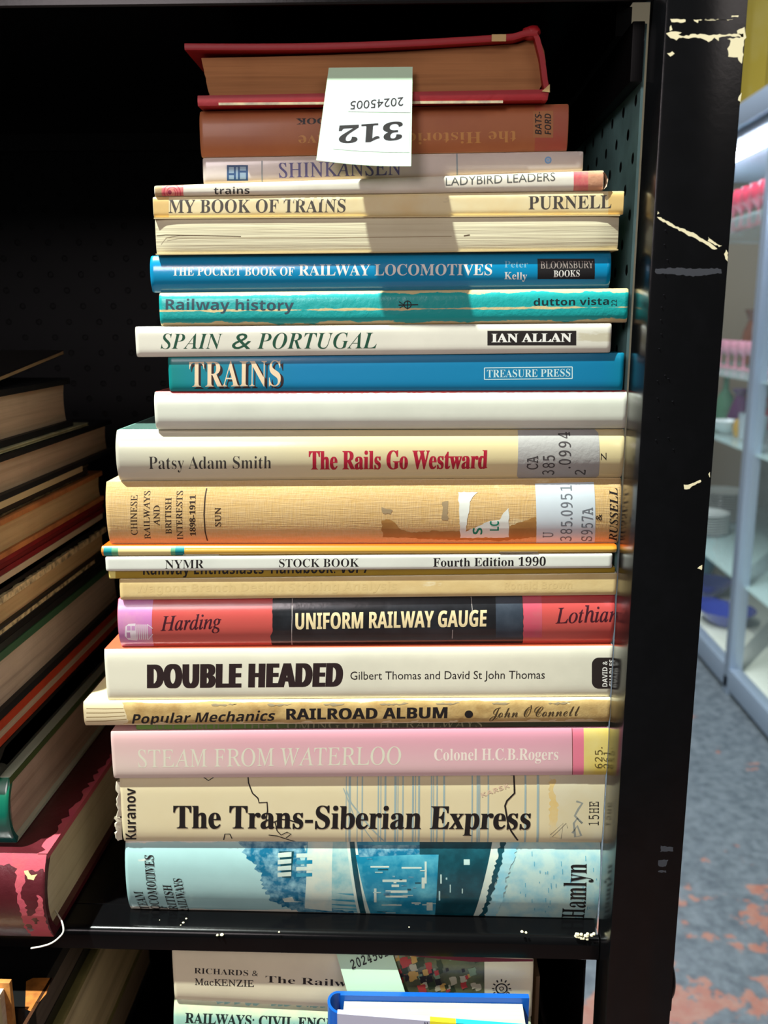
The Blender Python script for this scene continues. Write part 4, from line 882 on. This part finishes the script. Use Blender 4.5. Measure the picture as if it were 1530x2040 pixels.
b = Book('hardback_book', 'pale green hardback on civil engineering with mottled upper edge on the lower shelf', X(344, 2020, -.0095), xr, sN, sM, -.0095, .18, mat('pale_green_jacket', (150, 190, 172), .3, coat=.5, bump=(150, .06), ramp_v=([(0, (150, 190, 172)), (.80, (150, 190, 172)), (.86, (196, 210, 176)), (1, (206, 206, 160))], 1), stain=(90, .35, (120, 176, 170))), PG, bulge=.0050, pw=3.2, group=G2)
b.text('RAILWAYS: CIVIL ENGINEERING', 'serifb', (368, 2039), (780, 2056), (368, 2022), ink((24, 36, 34)), off=.012)
mt_ = mat('mottled_green_print', (110, 166, 150), .35, coat=.4)
for q in range(16):
    x = random.uniform(400, 660); y = 1999 + (x - 345) * .04; b.patch([(x, y - 3), (x + random.uniform(10, 28), y - 1), (x + 16, y + 6), (x + 4, y + 8)], mt_, jag=.0006)
b.done()
x3 = X(318, 2045, -.010)
Book('hardback_book', 'wide dark grey book jutting out beneath the pale green book', x3, xr + .004, flat(-.142), ((-.11, -.0922), (.09, -.0942)), -.0100, .24, mat('dark_grey_cloth', (66, 68, 72), .6, bump=(200, .2)), PG, group=G2).done()
Book('hardback_book', 'large brown book lowest in the lower shelf stack', x3 + .004, xr, flat(LOW + .0002), flat(-.1422), -.009, .22, mat('plain_brown_cloth', (92, 66, 48), .6), PG, group=G2).done()
# blue book standing in front, seen from above
far0, far1 = PY(656, 1974, -.0155), PY(1053, 1980, -.0155); z0 = far0.z; sl = (far1.z - far0.z) / (far1.x - far0.x)
T_ = .0155; xa, xb = far0.x, far1.x; loc = Vector(((xa + xb) / 2, -.027, LOW)); root = thing('hardback_book', loc, 'blue hardback with lavender, yellow and cyan front cover standing before the lower stack', 'book', G2)
def zz(x, d=0): return z0 + sl * (x - xa) + d
def slab(m, x0, x1, y0_, y1, mt, dz=0, n=6, tilt=0.0, w0=0, w1=0):
    vs = []; y1_ = y1
    for i in range(n + 1):
        x = x0 + (x1 - x0) * i / n; fan = -.0085 * max(0, x - xa) / (xb - xa); y0 = y0_ + fan * w0; y1 = y1_ + fan * w1
        vs += [(x, y0, LOW + .0004), (x, y1, LOW + .0004), (x, y1, zz(x, dz)), (x, y0, zz(x, dz) + tilt)]
    m.add(vs, [(i * 4 + j, i * 4 + (j + 1) % 4, i * 4 + 4 + (j + 1) % 4, i * 4 + 4 + j) for i in range(n) for j in range(4)] + [(0, 1, 2, 3), tuple(range(n * 4, n * 4 + 4))], mt)
BLU = mat('royal_blue_cloth', (0, 84, 176), .4, coat=.2, bump=(200, .1)); yf, yn = -.0155, -.0155 - T_
m = MB(); slab(m, xa + .006, xb, yf - .0030, yf, BLU)
vs = []; n = 10
for i in range(n + 1):
    a_ = math.pi / 2 + math.pi * i / n
    for r_ in (1.0, .78):
        x = xa + .006 + .0062 * r_ * math.cos(a_); y = (yf + yn) / 2 + T_ / 2 * (r_ * .98 + .02) * math.sin(a_)
        vs += [(x, y, LOW + .0004), (x, y, zz(x, .0012 * math.sin(math.pi * i / n)))]
m.add(vs, [(i * 4 + a, i * 4 + b_, i * 4 + 4 + b_, i * 4 + 4 + a) for i in range(n) for a, b_ in ((0, 1), (2, 3), (1, 3), (0, 2))], BLU); m.build('cover', root, loc)
m = MB(); slab(m, xa + .008, xb - .0035, yn + .0036, yf - .0034, page_mat('pale_head_pages', (186, 180, 164), (160, 152, 134), 'y'), -.0032, w0=1); m.build('page_block', root, loc)
m = MB(); lav = mat('lavender_jacket', (178, 176, 196), .4, coat=.3); xs = [X(672, 2020, yn), X(856, 2030, yn), X(907, 2036, yn), xb + .0022]
slab(m, xs[0], xs[1], yn - .0004, yn + .0026, lav, .0006, w0=1, w1=1); slab(m, xs[1], xs[2], yn - .0004, yn + .0026, mat('yellow_jacket', (232, 216, 40), .35, coat=.3), .0006, w0=1, w1=1); slab(m, xs[2], xs[3], yn - .0004, yn + .0026, mat('cyan_jacket', (40, 172, 186), .35, coat=.3), .0006, w0=1, w1=1)
for k in (.0012, .0024): m.box((xs[1] - k - .0003, yn - .0050, LOW + .001), (xs[1] - k, yn - .0035, zz(xs[1])), ink((60, 64, 80)))
m.build('front_cover', root, loc)['label'] = 'lavender, yellow and cyan front cover'
# tan board at the right of the lower stack
m = MB(); p = PY(1066, 1935, .02); m.box((p.x, .016, LOW + .0004), (p.x + .0022, .17, p.z), mat('tan_board', (150, 120, 90), .7), .0004)
o = m.build('display_board', None, (p.x, .1, LOW)); tag(o, 'thin tan board standing on edge beside the lower shelf stack', 'board')
# second lot slip
def card2(u, v, lift=0):
    Y = -.0035 - .0190 * v - lift; L = Vector((668 + 36 * v, 1893 + 126 * v)); R = Vector((780 + 42 * v, 1893 + 130 * v)); p = L.lerp(R, u); return PY(p.x, p.y, -.0086 - .0062 * v - lift)
slip('lot_slip', 'pale green paper slip hanging from the lower shelf stack under the shelf lip', card2, [], [('20245012', 'mono', .012, .20, .30, 1.02, .05, -.13)])
# books lying at the lower left
G3 = 'books at the lower left'
N1X = -.19
zt, zb_ = PX(190, 1900, N1X).z, PX(280, 1900, N1X).z
Book('hardback_book', 'olive covered book with broad grey-brown pages at the lower left', N1X - .25, N1X, flat(zb_), flat(zt), -.025, .22, mat('olive_boards', (150, 140, 84), .5, stain=(40, .5, (76, 70, 42))), page_mat('streaky_pages', (226, 206, 160), (130, 108, 76), amt=1.0, freq=160), tb=.0035, ov=.0006, group=G3).done()
zt2 = PX(118, 1900, N1X - .004).z
b = Book('hardback_book', 'black jacketed book with orange patch of painted light lying on the olive covered book', N1X - .25, N1X - .004, flat(zt), flat(zt2), -.03, .22, mat('black_gloss_jacket', (18, 18, 18), .3, coat=.4), page_mat('shadow_pages', (110, 96, 80), (60, 50, 42)), tb=.008, ov=.0004, group=G3)
ORG = mat('orange_lit_patch', (186, 116, 48), .5, stain=(160, .8, (120, 62, 24)), bump=(160, .4)); z = zt2 + .0001
q = [PZ(x_, y_, z) for x_, y_ in ((52, 1955), (66, 1948), (104, 1948), (92, 1980), (62, 2015), (50, 2010))]; b.m.add(q, [tuple(range(6))], ORG)  # orange patch paints the lit spots on the cover's top face
q = [PZ(x_, y_, z) for x_, y_ in ((100, 1948), (106, 1948), (52, 2042), (44, 2042))]; b.m.add(q, [(0, 1, 2, 3)], ink((64, 36, 18))); b.done()
Book('hardback_book', 'wide plain dark book under the olive covered book', N1X - .26, N1X - .012, flat(LOW + .0002), flat(zb_ - .0002), -.02, .22, BLK, BR, group=G3).done()
p0, p1 = PY(-120, 1950, -.045), PY(24, 1950, -.031); m = MB()
root = thing('hardback_book', (p0.x, -.04, LOW), 'orange-brown cloth book standing at the far lower left corner', 'book', G3)
m = MB(); oc = mat('orange_brown_cloth', (196, 132, 62), .65, stain=(160, .8, (140, 84, 36)), bump=(200, .4)); m.box((p0.x, -.047, LOW + .0004), (p1.x - .0012, -.044, p1.z), oc, .0005); m.box((p1.x - .0013, -.0472, LOW + .0004), (p1.x, -.044, p1.z), mat('pale_board_edge', (206, 186, 140), .7), .0002); m.box((p0.x, -.034, LOW + .0004), (p1.x, -.031, p1.z), oc, .0005); m.build('cover', root, root.location)
m = MB(); m.box((p0.x, -.0438, LOW + .0006), (p1.x - .003, -.0342, p1.z - .003), BR); m.build('page_block', root, root.location)

# ------------------------------------------------------------------ the shop behind, past the corner post
FL = mat('worn_shop_floor', (92, 102, 114), .45); t = NT(FL)
n1 = t.noise(3.2, 6); n2 = t.noise(11, 6); n3 = t.noise(40, 3)
tc = t.new('ShaderNodeTexCoord'); sp = t.new('ShaderNodeSeparateXYZ'); t.link(tc.outputs['Object'], sp.inputs[0])
near = t.mapr(sp.outputs[1], .9, 1.9, .07, -.12)
mk = t.mapr(t.math('ADD', t.math('ADD', n2, t.math('MULTIPLY', t.math('SUBTRACT', n1, .5), .5)), near), .53, .56)
c = t.mix(t.mapr(n3, .3, .7), lin((62, 70, 78)), lin((96, 103, 110))); c = t.mix(mk, c, t.mix(t.mapr(n3, .4, .8), lin((134, 84, 70)), lin((140, 106, 94)))); t.link(c, t.b.inputs['Base Color'])
m = MB(); m.box((-3, -2.5, FLOOR_Z - .05), (4, 7, FLOOR_Z), FL); tag(m.build('floor', None, (0, 0, 0)), None, None, None, 'structure')
m = MB(); m.box((-3, 6.2, FLOOR_Z), (4, 6.3, 2.4), mat('shop_wall_paint', (150, 136, 112), .8)); tag(m.build('wall_back', None, (0, 6.2, FLOOR_Z)), None, None, None, 'structure')
XC = PZ(1462, 1385, FLOOR_Z + .03).x
AL_ = mat('brushed_aluminium', (150, 164, 184), .35, metallic=.5); GLS = mat('cabinet_glass', (206, 222, 226), .04, alpha=.045, spec=.5); SHG = mat('glass_shelf_edge', (186, 214, 214), .1, alpha=.4)
ypost = PX(1500, 700, XC).y; ztop = PX(1500, 205, XC).z; yn_, yf_ = ypost - 1.0, ypost + 1.5; dx = .62; z0_ = FLOOR_Z
cab = thing('display_cabinet', (XC + dx / 2, ypost, z0_), 'grey aluminium framed glass display cabinet standing on the worn floor past the corner post', 'cabinet')
CLc = cab.location
m = MB(); bw = .05
for y in (yn_, ypost, yf_):
    for x in (XC, XC + dx): m.box((x, y - bw / 2, z0_), (x + bw, y + bw / 2, ztop), AL_, .004)
for z in (z0_ + .02, ztop - bw):
    for x in (XC, XC + dx): m.box((x + .002, yn_, z), (x + bw - .002, yf_, z + bw + .03), AL_, .004)
    for y in (yn_, ypost, yf_): m.box((XC, y - bw / 2 + .002, z), (XC + dx, y + bw / 2 - .002, z + bw), AL_, .004)
m.build('frame', cab, CLc)
m = MB(); m.box((XC + .02, yn_, z0_ + .1), (XC + .024, ypost - .03, ztop - .05), GLS); m.build('glass_pane', cab, CLc)
m = MB(); m.box((XC + .02, ypost + .03, z0_ + .1), (XC + .024, yf_, ztop - .05), GLS); m.build('glass_pane', cab, CLc)
zb_c = z0_ + .085
m = MB(); m.box((XC + .03, yn_, zb_c - .02), (XC + dx, yf_, zb_c), mat('cabinet_base_board', (196, 200, 190), .6)); m.build('base_board', cab, CLc)
m = MB(); m.box((XC + dx - .02, yn_ + .03, zb_c), (XC + dx - .012, yf_ - .03, ztop - .06), mat('cabinet_back', (136, 146, 142), .6, stain=(5, .8, (84, 80, 72)))); m.build('back_board', cab, CLc)
xi = XC + .22
shz = [zb_c] + [PX(1470, y, xi).z for y in (1085, 855, 735, 460)]
for z in shz[1:]:
    m = MB(); m.box((XC + .03, yn_ + .03, z - .008), (XC + dx, yf_ - .03, z), SHG); m.build('glass_shelf', cab, CLc)
m = MB(); m.tube([(XC + .12, yn_ + .3, PX(1505, 288, XC + .12).z), (XC + .12, yf_ - .2, PX(1505, 288, XC + .12).z)], .022, mat('light_tube', (226, 236, 255), .3, emit=60), 10); m.build('light_tube', cab, CLc)
m = MB(); m.box((XC + .03, yn_, PX(1505, 258, XC + .03).z), (XC + dx, yf_, ztop - .05), mat('canopy_panel', (176, 186, 200), .5)); m.build('canopy', cab, CLc)
WHc = mat('white_china', (226, 234, 232), .2, coat=.4); BLc = mat('cobalt_glass', (30, 48, 150), .12, coat=.6); RDg = mat('ruby_glass', (150, 26, 48), .08, coat=.5); PKg = mat('pink_glass', (206, 140, 156), .1, coat=.5); CLg = mat('clear_glassware', (206, 222, 230), .05, alpha=.45, coat=.6); AMg = mat('amber_glass', (190, 150, 60), .12, coat=.5); PUg = mat('purple_glass', (98, 44, 96), .1, coat=.5); TLg = mat('teal_china', (60, 140, 170), .2, coat=.4); GNg = mat('green_glass', (104, 160, 122), .1, coat=.5)
def onshelf(px, k, dxx=0): p = PX(px, 800, xi + dxx); return Vector((xi + dxx, p.y, shz[k] + .0005))
def ware(name, prof, mt, p, label, cat, group=None, n=20):
    m = MB(); m.lathe(prof, mt, p, n); return tag(m.build(name, None, p), label, cat, group)
gob = [(.0, .0), (.032, 0), (.032, .004), (.006, .010), (.005, .06), (.012, .07), (.034, .095), (.038, .125), (.034, .145), (.032, .143), (.034, .12), (.03, .098), (0, .078)]
def goblets(n_, y0, k, mt, lab, grp, sc=1.0, dxx=0):
    for i in range(n_): ware('goblet', [(r * sc, z * sc) for r, z in gob], mt, Vector((xi + dxx, y0 + .098 * i, shz[k] + .0005)), lab, 'glass', grp)
goblets(7, 3.12, 4, RDg, 'ruby red stemmed glass on the top glass shelf of the display cabinet', 'ruby glasses in the cabinet', 1.1)
goblets(7, 3.15, 3, PKg, 'pink stemmed glass on the third glass shelf of the display cabinet', 'pink glasses in the cabinet', .8)
goblets(4, 3.5, 4, CLg, 'clear stemmed glass at the back of the top cabinet shelf', 'clear glasses in the cabinet', 1.2, .2)
ware('bottle', [(0, 0), (.04, 0), (.045, .03), (.04, .1), (.014, .14), (.012, .19), (.016, .195), (0, .195)], GNg, onshelf(1444, 2, .06), 'pale green glass bottle on the second cabinet shelf', 'bottle')
ware('vase', [(0, 0), (.035, 0), (.05, .05), (.03, .11), (.02, .14), (.035, .17), (.03, .168), (0, .13)], PUg, onshelf(1474, 2), 'purple glass vase beside the pale green bottle', 'vase')
ware('jar', [(0, 0), (.03, 0), (.036, .03), (.03, .06), (.02, .07), (0, .072)], AMg, onshelf(1482, 2, -.07), 'small amber glass jar in front of the purple vase', 'jar')
ware('bowl', [(0, 0), (.03, 0), (.06, .03), (.07, .05), (.066, .05), (.055, .03), (0, .008)], WHc, onshelf(1452, 2, -.09), 'white china bowl on the second cabinet shelf', 'bowl')
p = onshelf(1457, 1, .1)
for i in range(12): ware('plate', [(0, 0), (.07, 0), (.078, .004), (.115, .011), (.114, .0125), (.075, .006), (0, .004)], WHc, p + Vector((0, 0, .0115 * i)), 'white china plate in the taller cabinet stack', 'plate', 'white plates in the taller stack')
p = onshelf(1424, 1, -.07)
for i in range(8): ware('plate', [(0, 0), (.06, 0), (.066, .004), (.1, .012), (.099, .0135), (.064, .006), (0, .004)], WHc, p + Vector((0, 0, .0115 * i)), 'white china plate in the shorter cabinet stack', 'plate', 'white plates in the shorter stack')
for px, d, z in ((1436, 0, 0), (1482, -.05, 0)): ware('bowl', [(0, 0), (.05, 0), (.09, .03), (.12, .07), (.116, .07), (.085, .034), (0, .01)], BLc, onshelf(px, 0, d), 'cobalt blue glass bowl at the foot of the cabinet, %s' % ('partly behind the post' if px == 1436 else 'clear of the post'), 'bowl')
ware('plate', [(0, 0), (.07, 0), (.10, .016), (.098, .019), (.07, .006), (0, .004)], BLc, Vector((xi - .05, 3.5, shz[0] + .0005)), 'wide cobalt blue glass plate near the front of the cabinet base', 'plate')
ware('jug', [(0, 0), (.05, 0), (.065, .06), (.045, .13), (.05, .17), (.045, .17), (0, .12)], TLg, onshelf(1425, 0, .1), 'teal china jug beside the cobalt bowls', 'jug')
ware('figurine', [(0, 0), (.03, 0), (.035, .03), (.02, .09), (.026, .11), (.018, .14), (0, .15)], mat('rosy_china', (196, 110, 104), .3, coat=.3), onshelf(1446, 0, .26), 'small rosy china figurine at the back of the cabinet base', 'figurine')
ware('vase', [(0, 0), (.05, 0), (.07, .08), (.05, .18), (.03, .22), (.04, .25), (.035, .25), (0, .2)], mat('grey_china', (92, 108, 118), .3, coat=.3), onshelf(1500, 0, .22), 'grey china vase in the near bay of the cabinet base', 'vase')
BRg = mat('brown_amber_glass', (128, 66, 32), .1, coat=.5)
for i, y in enumerate((3.35, 3.62, 3.9)): ware('vase', [(0, 0), (.045, 0), (.06, .06), (.05, .15), (.03, .2), (.05, .25), (.045, .25), (0, .2)], BRg, Vector((xi + .2, y, shz[3] + .0005)), 'brown amber vase behind the pink stemmed glasses in the cabinet', 'vase', 'brown vases in the cabinet')
for i, y in enumerate((3.02, 3.12, 3.72, 3.82)): ware('tumbler', [(0, 0), (.03, 0), (.037, .1), (.035, .1), (.028, .006), (0, .006)], CLg, Vector((xi - .08, y, shz[2] + .0005)), 'clear glass tumbler on the second cabinet shelf', 'glass', 'tumblers in the cabinet')
for i, y in enumerate((3.3, 3.45, 3.6, 3.75)): ware('vase', [(0, 0), (.03, 0), (.045, .04), (.02, .09), (.03, .13), (.026, .13), (0, .1)], RDg, Vector((xi + .14, y, shz[2] + .0005)), 'small ruby vase at the back of the second cabinet shelf', 'vase', 'ruby vases in the cabinet')
for i, y in enumerate((4.0, 4.1)): ware('cup', [(0, 0), (.025, 0), (.04, .03), (.043, .07), (.041, .07), (.036, .03), (0, .006)], WHc, Vector((xi - .03, y, shz[1] + .0005)), 'white china cup beyond the plate stacks in the cabinet', 'cup', 'cups beyond the plate stacks')
p = PX(1505, 100, XC + .9)
m = MB(); vs = []; n = 40
for i in range(n + 1):
    y = p.y - 1.2 + 2.6 * i / n; x = XC + .9 + .04 * math.sin(i * 1.3); vs += [(x, y, ztop + .25), (x, y, 2.3), (x + .006, y, 2.3), (x + .006, y, ztop + .25)]
m.add(vs, [(i * 4 + j, i * 4 + (j + 1) % 4, i * 4 + 4 + (j + 1) % 4, i * 4 + 4 + j) for i in range(n) for j in range(4)], mat('mustard_cloth', (206, 180, 70), .8, stain=(3, .5, (226, 210, 140))))
tag(m.build('curtain', None, (XC + .9, p.y, ztop + .25)), 'mustard yellow curtain hanging above and behind the display cabinet', 'curtain')
